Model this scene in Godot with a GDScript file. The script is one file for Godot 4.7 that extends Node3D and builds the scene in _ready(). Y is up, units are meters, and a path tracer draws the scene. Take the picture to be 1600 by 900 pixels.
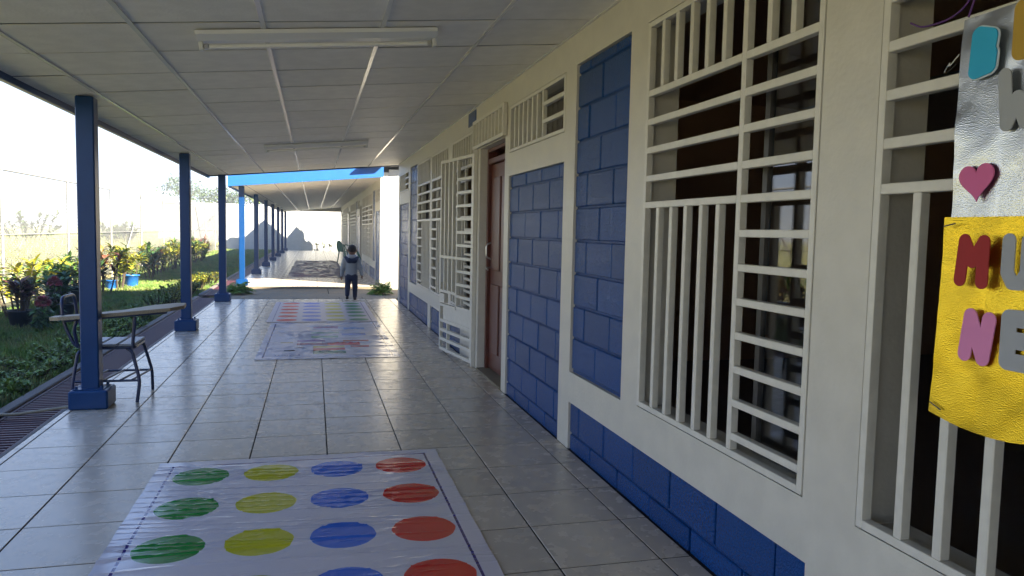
extends Node3D
# x to the right (towards the classroom wall), y up, -z along the porch; metres.
const WX := 1.54          # plaster face of the classroom wall
const CAM_H := 1.347
const CEIL_Y := 2.4065    # ceiling height above x = 0
const CEIL_T := 0.0977    # rise of the ceiling per metre towards the wall
const TILE := 0.44
const GY := -0.10         # lawn level
var rng := RandomNumberGenerator.new()
var names := {}
var boxes := {}
var M := {}

func _ready() -> void:
	rng.seed = 20240611
	camera_and_light()
	make_materials()
	ground_and_drain()
	walkway()
	ceiling_of_porch()
	near_building()
	far_building()
	columns()
	end_wall()
	fence()
	mats()
	lamps()
	gate_leaf()
	desk()
	boy()
	green_chairs()
	banners()
	plants()
	background()

# ---------------------------------------------------------------- camera, sky, sun
func camera_and_light() -> void:
	var yaw := 0.2588
	var pitch := -0.0748
	var roll := 0.0206
	var f := Vector3(sin(yaw) * cos(pitch), sin(pitch), -cos(yaw) * cos(pitch))
	var r := Vector3(cos(yaw), 0, sin(yaw))
	var u := r.cross(f)
	var r2 := r * cos(roll) + u * sin(roll)
	var u2 := u * cos(roll) - r * sin(roll)
	var cam := Camera3D.new()
	cam.name = "camera"
	cam.transform = Transform3D(Basis(r2, u2, -f), Vector3(0, CAM_H, 0))
	cam.fov = rad_to_deg(2.0 * atan(450.0 / 1173.15))
	cam.near = 0.05
	cam.far = 4000.0
	add_child(cam)
	cam.current = true
	var sm := ProceduralSkyMaterial.new()
	sm.sky_top_color = Color(0.42, 0.58, 0.84)
	sm.sky_horizon_color = Color(0.84, 0.90, 0.96)
	sm.sky_curve = 0.18
	sm.ground_bottom_color = Color(0.35, 0.38, 0.25)
	sm.ground_horizon_color = Color(0.75, 0.80, 0.82)
	sm.sun_angle_max = 12.0
	var sky := Sky.new()
	sky.sky_material = sm
	var env := Environment.new()
	env.background_mode = Environment.BG_SKY
	env.sky = sky
	env.background_energy_multiplier = 0.34
	env.fog_enabled = true
	env.fog_density = 0.004
	env.fog_light_color = Color(0.86, 0.90, 0.94)
	env.tonemap_mode = Environment.TONE_MAPPER_LINEAR
	env.tonemap_exposure = 6.8
	env.sdfgi_enabled = true
	env.ssao_enabled = true
	env.ssil_enabled = true
	var we := WorldEnvironment.new()
	we.name = "world_environment"
	we.environment = env
	add_child(we)
	var sun := DirectionalLight3D.new()
	sun.name = "sun"
	sun.light_energy = 1.6
	sun.light_color = Color(1.0, 0.95, 0.86)
	sun.light_angular_distance = 0.5
	sun.shadow_enabled = true
	add_child(sun)
	sun.look_at_from_position(Vector3(11, 10, 11), Vector3.ZERO)

# ---------------------------------------------------------------- helpers
func numbered(n: String) -> String:
	if not names.has(n):
		names[n] = 0
		return n
	names[n] += 1
	return "%s_%03d" % [n, names[n]]

func tag(o: Node, label: String, category: String, group := "", kind := "") -> Node:
	if label != "": o.set_meta("label", label)
	if category != "": o.set_meta("category", category)
	if group != "": o.set_meta("group", group)
	if kind != "": o.set_meta("kind", kind)
	return o

func thing(called: String, at: Vector3, label: String, category: String, group := "") -> Node3D:
	var o := Node3D.new()
	o.name = numbered(called)
	o.position = at
	add_child(o)
	tag(o, label, category, group)
	return o

func part(called: String, mesh: Mesh, m: Material, parent: Node, at := Vector3.ZERO, b := Basis.IDENTITY) -> MeshInstance3D:
	var o := MeshInstance3D.new()
	o.name = called if parent != self else numbered(called)
	o.mesh = mesh
	o.material_override = m
	o.transform = Transform3D(b, at)
	parent.add_child(o, true)
	return o

func st_new() -> SurfaceTool:
	var st := SurfaceTool.new()
	st.begin(Mesh.PRIMITIVE_TRIANGLES)
	return st

func done(st: SurfaceTool, smooth := false) -> ArrayMesh:
	st.generate_normals()
	return st.commit()

func tri(st: SurfaceTool, a: Vector3, b: Vector3, c: Vector3) -> void:
	st.add_vertex(a); st.add_vertex(b); st.add_vertex(c)

func quad(st: SurfaceTool, a: Vector3, b: Vector3, c: Vector3, d: Vector3) -> void:
	tri(st, a, b, c); tri(st, a, c, d)

# a quad wound so that its front looks along n
func face(st: SurfaceTool, a: Vector3, b: Vector3, c: Vector3, d: Vector3, n: Vector3) -> void:
	if (b - a).cross(c - a).dot(n) > 0.0: quad(st, a, d, c, b)
	else: quad(st, a, b, c, d)

# box with chamfered edges, between lo and hi
func add_box(st: SurfaceTool, lo: Vector3, hi: Vector3, bev := 0.0, tf := Transform3D.IDENTITY) -> void:
	var c := (lo + hi) * 0.5
	var h := (hi - lo) * 0.5
	st.set_smooth_group(-1)
	if bev <= 0.0:
		for ax in 3:
			for s in [-1.0, 1.0]:
				var n := Vector3.ZERO; n[ax] = s
				var u := Vector3.ZERO; u[(ax + 1) % 3] = h[(ax + 1) % 3]
				var v := Vector3.ZERO; v[(ax + 2) % 3] = h[(ax + 2) % 3]
				var o := c + n * h[ax]
				face(st, tf * (o - u - v), tf * (o + u - v), tf * (o + u + v), tf * (o - u + v), tf.basis * n)
		return
	bev = min(bev, min(h.x, min(h.y, h.z)) * 0.9)
	for ax in 3:
		for s in [-1.0, 1.0]:
			var n := Vector3.ZERO; n[ax] = s
			var u := Vector3.ZERO; u[(ax + 1) % 3] = h[(ax + 1) % 3] - bev
			var v := Vector3.ZERO; v[(ax + 2) % 3] = h[(ax + 2) % 3] - bev
			var o := c + n * h[ax]
			face(st, tf * (o - u - v), tf * (o + u - v), tf * (o + u + v), tf * (o - u + v), tf.basis * n)
	for ax in 3:
		var a1 := (ax + 1) % 3
		var a2 := (ax + 2) % 3
		for s1 in [-1.0, 1.0]:
			for s2 in [-1.0, 1.0]:
				var L := Vector3.ZERO; L[ax] = h[ax] - bev
				var p := c; p[a1] += s1 * h[a1]; p[a2] += s2 * (h[a2] - bev)
				var q := c; q[a1] += s1 * (h[a1] - bev); q[a2] += s2 * h[a2]
				var n := Vector3.ZERO; n[a1] = s1; n[a2] = s2
				face(st, tf * (p - L), tf * (p + L), tf * (q + L), tf * (q - L), tf.basis * n)
	for sx in [-1.0, 1.0]:
		for sy in [-1.0, 1.0]:
			for sz in [-1.0, 1.0]:
				var s := Vector3(sx, sy, sz)
				var k := c + s * h
				var a := tf * (k - Vector3(0, sy * bev, sz * bev))
				var b := tf * (k - Vector3(sx * bev, 0, sz * bev))
				var d := tf * (k - Vector3(sx * bev, sy * bev, 0))
				if (b - a).cross(d - a).dot(tf.basis * s) > 0.0: tri(st, a, d, b)
				else: tri(st, a, b, d)

# cached centred box mesh
func bx(size: Vector3, bev := 0.0) -> ArrayMesh:
	var k := "%.4f_%.4f_%.4f_%.4f" % [size.x, size.y, size.z, bev]
	if not boxes.has(k):
		var st := st_new()
		add_box(st, -size * 0.5, size * 0.5, bev)
		boxes[k] = done(st)
	return boxes[k]

func box_part(called: String, lo: Vector3, hi: Vector3, m: Material, parent: Node, bev := 0.0) -> MeshInstance3D:
	return part(called, bx(hi - lo, bev), m, parent, (lo + hi) * 0.5)

# swept round tube through points
func add_tube(st: SurfaceTool, pts: Array, r: float, seg := 8, r_end := -1.0) -> void:
	st.set_smooth_group(1)
	var rings := []
	var nprev := Vector3.ZERO
	for i in pts.size():
		var d: Vector3
		if i == 0: d = pts[1] - pts[0]
		elif i == pts.size() - 1: d = pts[i] - pts[i - 1]
		else: d = (pts[i + 1] - pts[i]).normalized() + (pts[i] - pts[i - 1]).normalized()
		d = d.normalized()
		var n: Vector3
		if nprev == Vector3.ZERO:
			n = d.cross(Vector3.UP if abs(d.y) < 0.9 else Vector3.RIGHT).normalized()
		else:
			n = (nprev - d * nprev.dot(d)).normalized()
		nprev = n
		var b := d.cross(n)
		var rr := r if r_end < 0.0 else lerpf(r, r_end, float(i) / (pts.size() - 1))
		var ring := []
		for k in seg:
			var a := TAU * k / seg
			ring.append(pts[i] + (n * cos(a) + b * sin(a)) * rr)
		rings.append(ring)
	for i in rings.size() - 1:
		for k in seg:
			var k2 := (k + 1) % seg
			quad(st, rings[i][k], rings[i][k2], rings[i + 1][k2], rings[i + 1][k])
	st.set_smooth_group(-1)
	for k in seg:
		var k2 := (k + 1) % seg
		tri(st, pts[0], rings[0][k2], rings[0][k])
		tri(st, pts[-1], rings[-1][k], rings[-1][k2])

func tube(pts: Array, r: float, seg := 8, r_end := -1.0) -> ArrayMesh:
	var st := st_new()
	add_tube(st, pts, r, seg, r_end)
	return done(st)

# rounds the inner corners of a polyline
func fillet(pts: Array, rad: float, n := 5) -> Array:
	var o := [pts[0]]
	for i in range(1, pts.size() - 1):
		var p: Vector3 = pts[i]
		var a: Vector3 = pts[i - 1] - p
		var b: Vector3 = pts[i + 1] - p
		var ra: float = min(rad, min(a.length(), b.length()) * 0.45)
		var s: Vector3 = p + a.normalized() * ra
		var e: Vector3 = p + b.normalized() * ra
		for k in n + 1:
			var t := float(k) / n
			o.append(s.lerp(p, t).lerp(p.lerp(e, t), t))
	o.append(pts[-1])
	return o

# flat polygon (in its own x,y plane) extruded along +z by d, placed by tf
func add_poly(st: SurfaceTool, poly: PackedVector2Array, d: float, tf: Transform3D) -> void:
	if Geometry2D.is_polygon_clockwise(poly): poly.reverse()
	var idx := Geometry2D.triangulate_polygon(poly)
	st.set_smooth_group(-1)
	for i in range(0, idx.size(), 3):
		var a := poly[idx[i]]; var b := poly[idx[i + 1]]; var c := poly[idx[i + 2]]
		var va := Vector3(a.x, a.y, d); var vb := Vector3(b.x, b.y, d); var vc := Vector3(c.x, c.y, d)
		if (vb - va).cross(vc - va).z > 0.0:
			tri(st, tf * va, tf * vc, tf * vb)
		else:
			tri(st, tf * va, tf * vb, tf * vc)
		va.z = 0; vb.z = 0; vc.z = 0
		if (vb - va).cross(vc - va).z > 0.0:
			tri(st, tf * va, tf * vb, tf * vc)
		else:
			tri(st, tf * va, tf * vc, tf * vb)
	for i in poly.size():
		var a := poly[i]; var b := poly[(i + 1) % poly.size()]
		var n := Vector3(b.y - a.y, a.x - b.x, 0)
		face(st, tf * Vector3(a.x, a.y, 0), tf * Vector3(b.x, b.y, 0), tf * Vector3(b.x, b.y, d), tf * Vector3(a.x, a.y, d), tf.basis * n)

# ---------------------------------------------------------------- materials
func lin(r: float, g: float, b: float) -> Color:
	return Color(r, g, b).linear_to_srgb()

func noise_img(sd: int, freq: float, oct: int, size := 512, kind := FastNoiseLite.TYPE_SIMPLEX_SMOOTH) -> Image:
	var n := FastNoiseLite.new()
	n.seed = sd
	n.noise_type = kind
	n.frequency = freq
	n.fractal_octaves = oct
	var im := n.get_seamless_image(size, size)
	return im

func ramp_tex(im: Image, a: float, b: float, lo := 0.0, hi := 1.0) -> ImageTexture:
	# remaps a grey picture into a..b (values as stored)
	var o := Image.create(im.get_width(), im.get_height(), true, Image.FORMAT_L8)
	var d := im.get_data()
	var bytes := PackedByteArray()
	var n := im.get_width() * im.get_height()
	bytes.resize(n)
	var step := d.size() / n if not im.has_mipmaps() else 1
	for i in n:
		var v := clampf((d[i * step] / 255.0 - lo) / (hi - lo), 0.0, 1.0)
		bytes[i] = int(255.0 * lerpf(a, b, v))
	o = Image.create_from_data(im.get_width(), im.get_height(), false, Image.FORMAT_L8, bytes)
	o.generate_mipmaps()
	return ImageTexture.create_from_image(o)

func bump_tex(im: Image, s: float) -> ImageTexture:
	var o: Image = im.duplicate()
	if o.has_mipmaps(): o.clear_mipmaps()
	o.convert(Image.FORMAT_RGBA8)
	o.bump_map_to_normal_map(s)
	o.generate_mipmaps()
	return ImageTexture.create_from_image(o)

func plain(c: Color, rough: float, metal := 0.0) -> StandardMaterial3D:
	var m := StandardMaterial3D.new()
	m.albedo_color = c
	m.roughness = rough
	m.metallic = metal
	return m

func tri_mat(c: Color, rough: float, tone: Texture2D, rt: Texture2D, nt: Texture2D, ns: float, scale: float) -> StandardMaterial3D:
	var m := plain(c, rough)
	m.uv1_triplanar = true
	m.uv1_world_triplanar = true
	m.uv1_scale = Vector3.ONE * scale
	if tone: m.albedo_texture = tone
	if rt:
		m.roughness_texture = rt
		m.roughness_texture_channel = BaseMaterial3D.TEXTURE_CHANNEL_RED
	if nt:
		m.normal_enabled = true
		m.normal_texture = nt
		m.normal_scale = ns
	return m

func leaf_mat() -> StandardMaterial3D:
	var m := plain(Color(1, 1, 1), 0.45)
	m.vertex_color_use_as_albedo = true
	m.backlight_enabled = true
	m.backlight = Color(0.55, 0.55, 0.45)
	m.cull_mode = BaseMaterial3D.CULL_DISABLED
	return m

func make_materials() -> void:
	var soft := noise_img(3, 0.012, 5)
	var fine := noise_img(5, 0.09, 4)
	var pits := noise_img(8, 0.16, 2, 512, FastNoiseLite.TYPE_CELLULAR)
	var soft_tone := ramp_tex(soft, 0.965, 1.0, 0.25, 0.75)
	var fine_tone := ramp_tex(fine, 0.80, 1.0, 0.2, 0.8)
	var rough_soft := ramp_tex(soft, 0.75, 1.0, 0.25, 0.75)
	var rough_pits := ramp_tex(pits, 0.62, 1.0, 0.1, 0.7)
	var n_fine := bump_tex(fine, 4.0)
	var n_soft := bump_tex(soft, 3.0)
	var n_pits := bump_tex(pits, 5.0)
	M.white = tri_mat(lin(0.60, 0.565, 0.485), 0.5, soft_tone, rough_soft, n_fine, 0.10, 0.8)
	M.bar = tri_mat(lin(0.65, 0.62, 0.54), 0.38, soft_tone, null, n_soft, 0.15, 2.0)
	M.blue = []
	for i in 5:
		var k: float = [1.0, 0.94, 1.06, 0.9, 1.02][i]
		var bm := tri_mat(lin(0.002 * k, 0.056 * k, 0.235 * k), 0.25, fine_tone, rough_pits, n_pits, 0.55, 1.2 + 0.13 * i)
		bm.metallic_specular = 0.34
		M.blue.append(bm)
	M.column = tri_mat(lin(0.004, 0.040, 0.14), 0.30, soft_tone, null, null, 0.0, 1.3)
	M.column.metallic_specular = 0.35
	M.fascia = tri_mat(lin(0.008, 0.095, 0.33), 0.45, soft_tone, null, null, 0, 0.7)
	M.grout = tri_mat(lin(0.022, 0.018, 0.016), 1.0, fine_tone, null, null, 0.5, 2.0)
	M.grout.metallic_specular = 0.1
	M.tiles = []
	for i in 6:
		var k: float = [1.0, 0.95, 1.04, 0.98, 0.92, 1.02][i]
		var t := tri_mat(lin(0.54 * k, 0.465 * k, 0.37 * k), 0.29, soft_tone, rough_soft, null, 0.0, 1.1)
		t.uv1_offset = Vector3(0.37 * i, 0.11 * i, 0.61 * i)
		M.tiles.append(t)
	M.panel = []
	for i in 3:
		var k: float = [1.0, 0.96, 1.03][i]
		M.panel.append(tri_mat(lin(0.86 * k, 0.83 * k, 0.76 * k), 0.55, soft_tone, null, n_fine, 0.12, 0.9))
	M.tee = plain(lin(0.72, 0.71, 0.68), 0.22)
	M.concrete = tri_mat(lin(0.24, 0.195, 0.13), 0.85, fine_tone, null, n_fine, 0.6, 1.2)
	M.kerb = tri_mat(lin(0.20, 0.17, 0.15), 0.85, fine_tone, null, n_fine, 0.6, 1.6)
	M.grate = plain(lin(0.055, 0.010, 0.014), 0.5)
	M.soil = tri_mat(lin(0.085, 0.085, 0.035), 0.95, fine_tone, null, n_fine, 0.9, 0.6)
	M.field = tri_mat(lin(0.40, 0.36, 0.16), 0.95, fine_tone, null, n_fine, 0.8, 0.25)
	M.room = plain(lin(0.52, 0.34, 0.20), 0.9)
	M.room_floor = plain(lin(0.25, 0.21, 0.18), 0.6)
	var wood := noise_img(12, 0.02, 4)
	M.door = tri_mat(lin(0.13, 0.033, 0.018), 0.35, fine_tone, null, n_fine, 0.12, 1.0)
	M.door.uv1_scale = Vector3(3.0, 0.35, 3.0)
	M.steel = plain(lin(0.55, 0.55, 0.53), 0.28, 0.9)
	M.galv = plain(lin(0.24, 0.24, 0.23), 0.6, 0.2)
	M.brass = plain(lin(0.55, 0.40, 0.20), 0.35, 0.9)
	M.glass = plain(Color(0.10, 0.12, 0.14, 0.10), 0.01)
	M.glass.transparency = BaseMaterial3D.TRANSPARENCY_ALPHA
	M.alu = plain(lin(0.06, 0.055, 0.05), 0.4)
	M.roof = plain(lin(0.35, 0.36, 0.38), 0.45, 0.3)
	M.leaf = leaf_mat()
	M.blade = plain(Color(1, 1, 1), 0.6)
	M.blade.vertex_color_use_as_albedo = true
	M.bark = tri_mat(lin(0.10, 0.075, 0.05), 0.9, fine_tone, null, n_fine, 1.0, 2.0)
	M.endwall = tri_mat(lin(0.46, 0.47, 0.46), 0.8, soft_tone, null, n_fine, 0.4, 0.5)
	M.tube_navy = plain(lin(0.012, 0.022, 0.075), 0.32)
	M.board = tri_mat(lin(0.32, 0.26, 0.17), 0.5, fine_tone, null, n_fine, 0.2, 2.0)
	M.slat = tri_mat(lin(0.36, 0.38, 0.42), 0.45, fine_tone, null, n_fine, 0.2, 2.0)

# ---------------------------------------------------------------- ground, lawn, drain
func ground_and_drain() -> void:
	var st := st_new()
	face(st, Vector3(-900, GY - 0.06, 400), Vector3(900, GY - 0.06, 400), Vector3(900, GY - 0.06, -1500), Vector3(-900, GY - 0.06, -1500), Vector3.UP)
	tag(part("ground", done(st), M.field, self), "", "", "", "structure")
	# lawn soil between the drain and the fence
	st = st_new()
	add_box(st, Vector3(-5.3, GY - 0.05, -49.0), Vector3(-2.24, GY, 15.0))
	tag(part("lawn", done(st), M.soil, self), "", "", "", "structure")
	# gap between the two buildings
	st = st_new()
	add_box(st, Vector3(-1.72, -0.3, -16.43), Vector3(9.0, -0.055, -15.20), 0.01)
	add_box(st, Vector3(-1.72, -0.3, -17.72), Vector3(0.30, -0.055, -16.44), 0.01)
	add_box(st, Vector3(0.31, -0.3, -17.72), Vector3(9.0, -0.055, -16.44), 0.01)
	tag(part("concrete_path", done(st), M.concrete, self), "", "", "", "structure")
	# drain channel
	for zz in [[15.0, -15.6], [-16.0, -46.0]]:
		var d := Node3D.new()
		d.name = numbered("drain_channel")
		add_child(d)
		tag(d, "", "", "", "structure")
		box_part("inner_kerb", Vector3(-1.800, -0.4, zz[1]), Vector3(-1.733, -0.035, zz[0]), M.kerb, d, 0.006)
		box_part("outer_kerb", Vector3(-2.235, -0.4, zz[1]), Vector3(-2.145, -0.025, zz[0]), M.kerb, d, 0.008)
		box_part("bed", Vector3(-2.145, -0.42, zz[1]), Vector3(-1.800, -0.30, zz[0]), M.kerb, d)
	var g := thing("drain_grate", Vector3(-1.972, -0.05, 0), "maroon steel bar grate over the drain beside the tiled walkway", "drain grate")
	for s in [-1, 1]:
		box_part("side_rail", Vector3(s * 0.160 - 0.010, -0.02, -15.6), Vector3(s * 0.160 + 0.010, 0.004, -4.0), M.grate, g, 0.002)
	var bar := bx(Vector3(0.296, 0.022, 0.026), 0.003)
	var z := -4.1
	while z > -15.5:
		part("bar", bar, M.grate, g, Vector3(0, -0.009, z))
		z -= 0.062
	var g2 := thing("drain_grate", Vector3(-1.972, -0.05, 0), "maroon drain grate beside the far row of blue columns", "drain grate")
	var s2 := st_new()
	z = -16.1
	while z > -46.0:
		add_box(s2, Vector3(-0.148, -0.02, z - 0.013), Vector3(0.148, 0.002, z + 0.013))
		z -= 0.062
	for s in [-1, 1]:
		add_box(s2, Vector3(s * 0.160 - 0.010, -0.02, -46.0), Vector3(s * 0.160 + 0.010, 0.004, -16.0))
	tag(part("bars", done(s2), M.grate, g2), "", "", "", "stuff")
	# loose stick across the grate
	var stick := part("wooden_stick", tube([Vector3(-2.26, -0.012, -5.93), Vector3(-2.05, -0.02, -5.97), Vector3(-1.72, 0.012, -6.02)], 0.014, 6, 0.010), M.board, self)
	tag(stick, "pale wooden stick lying across the maroon drain grate", "stick")

# ---------------------------------------------------------------- tiled walkway
func walkway() -> void:
	var xs := [-1.73]
	for k in range(-1, 7): xs.append(-1.241 + TILE * k)
	xs.append(WX - 0.002)
	var w := Node3D.new()
	w.name = numbered("walkway")
	add_child(w)
	tag(w, "", "", "", "structure")
	box_part("grout_bed", Vector3(-1.732, -0.30, -14.72), Vector3(WX + 0.03, -0.0022, 15.0), M.grout, w)
	var z0 := 2.7746
	for n in range(-2, 28):
		var za := z0 + TILE * n
		var zb: float = min(za + TILE, 14.71)
		if zb - za < 0.06: continue
		for i in xs.size() - 1:
			var a: float = xs[i] + 0.0042
			var b: float = xs[i + 1] - 0.0042
			if b - a < 0.03: continue
			var size := Vector3(snappedf(b - a, 0.001), 0.009, snappedf(zb - za - 0.0078, 0.001))
			part("tile", bx(size, 0.0012), M.tiles[rng.randi() % 6], w, Vector3((a + b) * 0.5, -0.0045 + rng.randf_range(-0.0004, 0.0004), -(za + zb) * 0.5))
	var st := st_new()
	for n in range(-40, -2):
		for i in xs.size() - 1:
			var a: float = xs[i] + 0.0042
			var b: float = xs[i + 1] - 0.0042
			if b - a < 0.03: continue
			add_box(st, Vector3(a, -0.009, -(z0 + TILE * n + TILE - 0.0045)), Vector3(b, 0.0, -(z0 + TILE * n)))
	tag(part("tiles", done(st), M.tiles[0], w), "", "", "", "stuff")
	# beige kerb at the end of the floor
	var x := -1.72
	while x < 1.6:
		box_part("kerb_slab", Vector3(x, -0.25, -15.19), Vector3(min(x + 0.436, 1.62), -0.004, -14.725), M.concrete, w, 0.004)
		x += 0.44
	# floor of the far building: slabs as one sheet of joined tiles
	var f2 := Node3D.new()
	f2.name = numbered("walkway")
	add_child(f2)
	tag(f2, "", "", "", "structure")
	box_part("grout_bed", Vector3(-1.73, -0.30, -45.6), Vector3(1.60, -0.003, -17.76), M.grout, f2)
	box_part("edge_step", Vector3(-1.735, -0.28, -17.758), Vector3(1.60, -0.012, -17.722), M.concrete, f2, 0.003)
	st = st_new()
	for n in range(0, 63):
		for i in xs.size() - 1:
			var a: float = xs[i] + 0.003
			var b: float = xs[i + 1] + (0.03 if i == xs.size() - 2 else -0.003)
			var z := -17.765 - TILE * n
			add_box(st, Vector3(a, -0.008, z - TILE + 0.004), Vector3(b, 0.0, z))
	tag(part("tiles", done(st), M.tiles[2], f2), "", "", "", "stuff")

# ---------------------------------------------------------------- ceiling
func cy(x: float) -> float:
	return CEIL_Y + CEIL_T * x

# box that follows the slope of the ceiling: x0..x1, drop below/above the ceiling plane
func add_slope_box(st: SurfaceTool, x0: float, x1: float, lo: float, hi: float, z0: float, z1: float) -> void:
	st.set_smooth_group(-1)
	var p := []
	for z in [z0, z1]:
		for v in [[x0, lo], [x1, lo], [x1, hi], [x0, hi]]:
			p.append(Vector3(v[0], cy(v[0]) + v[1], z))
	face(st, p[0], p[1], p[2], p[3], Vector3(0, 0, z0 - z1))
	face(st, p[4], p[5], p[6], p[7], Vector3(0, 0, z1 - z0))
	face(st, p[0], p[1], p[5], p[4], Vector3.DOWN)
	face(st, p[3], p[2], p[6], p[7], Vector3.UP)
	face(st, p[0], p[3], p[7], p[4], Vector3.LEFT)
	face(st, p[1], p[2], p[6], p[5], Vector3.RIGHT)

func ceiling_of_porch() -> void:
	var c := Node3D.new()
	c.name = "ceiling"
	add_child(c)
	tag(c, "", "", "", "structure")
	var bars := []
	for k in 5: bars.append(-1.4759 + 0.6116 * k)
	var xs := [-1.79]
	xs.append_array(bars)
	xs.append(WX)
	var zs := []
	for n in range(-4, 17): zs.append(4.0971 + 0.6103 * n)
	zs.append(14.38)
	var cache := {}
	for j in zs.size() - 1:
		for i in xs.size() - 1:
			var key := "%d_%.3f" % [i, zs[j + 1] - zs[j]]
			if not cache.has(key):
				var st := st_new()
				add_slope_box(st, xs[i] + 0.002, xs[i + 1] - 0.002, 0.0, 0.003, -(0.011), -(zs[j + 1] - zs[j] - 0.011))
				cache[key] = done(st)
			var dy := rng.randf_range(-0.0015, 0.0015)
			part("ceiling_panel", cache[key], M.panel[rng.randi() % 3], c, Vector3(0, dy, -zs[j]))
	var st2 := st_new()
	add_slope_box(st2, -1.79, WX, 0.0, 0.012, 15.0, -zs[0])
	part("ceiling_board", done(st2), M.panel[0], c)
	for x in bars:
		var st := st_new()
		add_slope_box(st, x - 0.012, x + 0.012, -0.005, -0.0018, 15.0, -14.38)
		part("tee_bar", done(st), M.tee, c)
	# dark void over the joints
	var st3 := st_new()
	add_slope_box(st3, -1.79, WX, 0.06, 0.07, 15.0, -14.38)
	part("roof_sheet", done(st3), M.roof, c)
	st3 = st_new()
	add_slope_box(st3, WX - 0.022, WX - 0.001, -0.006, -0.002, 15.0, -14.24)
	part("wall_trim", done(st3), M.tee, c)

# ---------------------------------------------------------------- walls with openings
# holes: [d0, d1, y0, y1]; a slab between x0 and x1
func wall_slab(d0: float, d1: float, ytop: float, x0: float, x1: float, holes: Array, y0 := -0.2) -> ArrayMesh:
	var ds := [d0, d1]
	var ys := [y0, ytop]
	for h in holes:
		for v in [h[0], h[1]]:
			if v > d0 and v < d1 and not ds.has(v): ds.append(v)
		for v in [h[2], h[3]]:
			if v > y0 and v < ytop and not ys.has(v): ys.append(v)
	ds.sort(); ys.sort()
	var solid := func(i: int, j: int) -> bool:
		if i < 0 or j < 0 or i >= ds.size() - 1 or j >= ys.size() - 1: return false
		var cd: float = (ds[i] + ds[i + 1]) * 0.5
		var cyy: float = (ys[j] + ys[j + 1]) * 0.5
		for h in holes:
			if cd > h[0] and cd < h[1] and cyy > h[2] and cyy < h[3]: return false
		return true
	var st := st_new()
	st.set_smooth_group(-1)
	for i in ds.size() - 1:
		for j in ys.size() - 1:
			if not solid.call(i, j): continue
			var za: float = -ds[i]; var zb: float = -ds[i + 1]
			var a: float = ys[j]; var b: float = ys[j + 1]
			face(st, Vector3(x0, a, za), Vector3(x0, a, zb), Vector3(x0, b, zb), Vector3(x0, b, za), Vector3.LEFT)
			face(st, Vector3(x1, a, za), Vector3(x1, a, zb), Vector3(x1, b, zb), Vector3(x1, b, za), Vector3.RIGHT)
			if not solid.call(i - 1, j): face(st, Vector3(x0, a, za), Vector3(x1, a, za), Vector3(x1, b, za), Vector3(x0, b, za), Vector3.BACK)
			if not solid.call(i + 1, j): face(st, Vector3(x0, a, zb), Vector3(x1, a, zb), Vector3(x1, b, zb), Vector3(x0, b, zb), Vector3.FORWARD)
			if not solid.call(i, j - 1): face(st, Vector3(x0, a, za), Vector3(x1, a, za), Vector3(x1, a, zb), Vector3(x0, a, zb), Vector3.DOWN)
			if not solid.call(i, j + 1): face(st, Vector3(x0, b, za), Vector3(x1, b, za), Vector3(x1, b, zb), Vector3(x0, b, zb), Vector3.UP)
	return done(st)

# painted concrete blocks filling a panel; phase: where a vertical joint falls in the course that starts at y = 0.1
func block_panel(parent: Node, d0: float, d1: float, y0: float, y1: float, phase: float, joined := false) -> void:
	var g := 0.0065
	var xf := WX + 0.012
	var st := st_new()
	var ys := []
	var y := -0.1
	while y < y1 + 0.2:
		ys.append(y); y += 0.2
	for r in ys.size() - 1:
		var a: float = max(ys[r], y0)
		var b: float = min(ys[r + 1], y1)
		if b - a < 0.025: continue
		var ph := phase + (0.2 if r % 2 == 0 else 0.0)
		var d := ph - 0.4 * ceilf((ph - d0) / 0.4)
		while d < d1:
			var p: float = max(d, d0)
			var q: float = min(d + 0.4, d1)
			if q - p > 0.02:
				var lo := Vector3(xf + rng.randf_range(-0.0025, 0.0025), a + g, -q + g)
				var hi := Vector3(WX + 0.032, b - g, -p - g)
				if joined: add_box(st, lo, hi)
				else:
					var size := Vector3(0.018, snappedf(b - a - 2 * g, 0.001), snappedf(q - p - 2 * g, 0.001))
					part("block", bx(size, 0.005), M.blue[rng.randi() % 5], parent, Vector3(lo.x + 0.009, (a + b) * 0.5, -(p + q) * 0.5))
			d += 0.4
	if joined: tag(part("blocks", done(st), M.blue[0], parent), "", "", "", "stuff")

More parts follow.
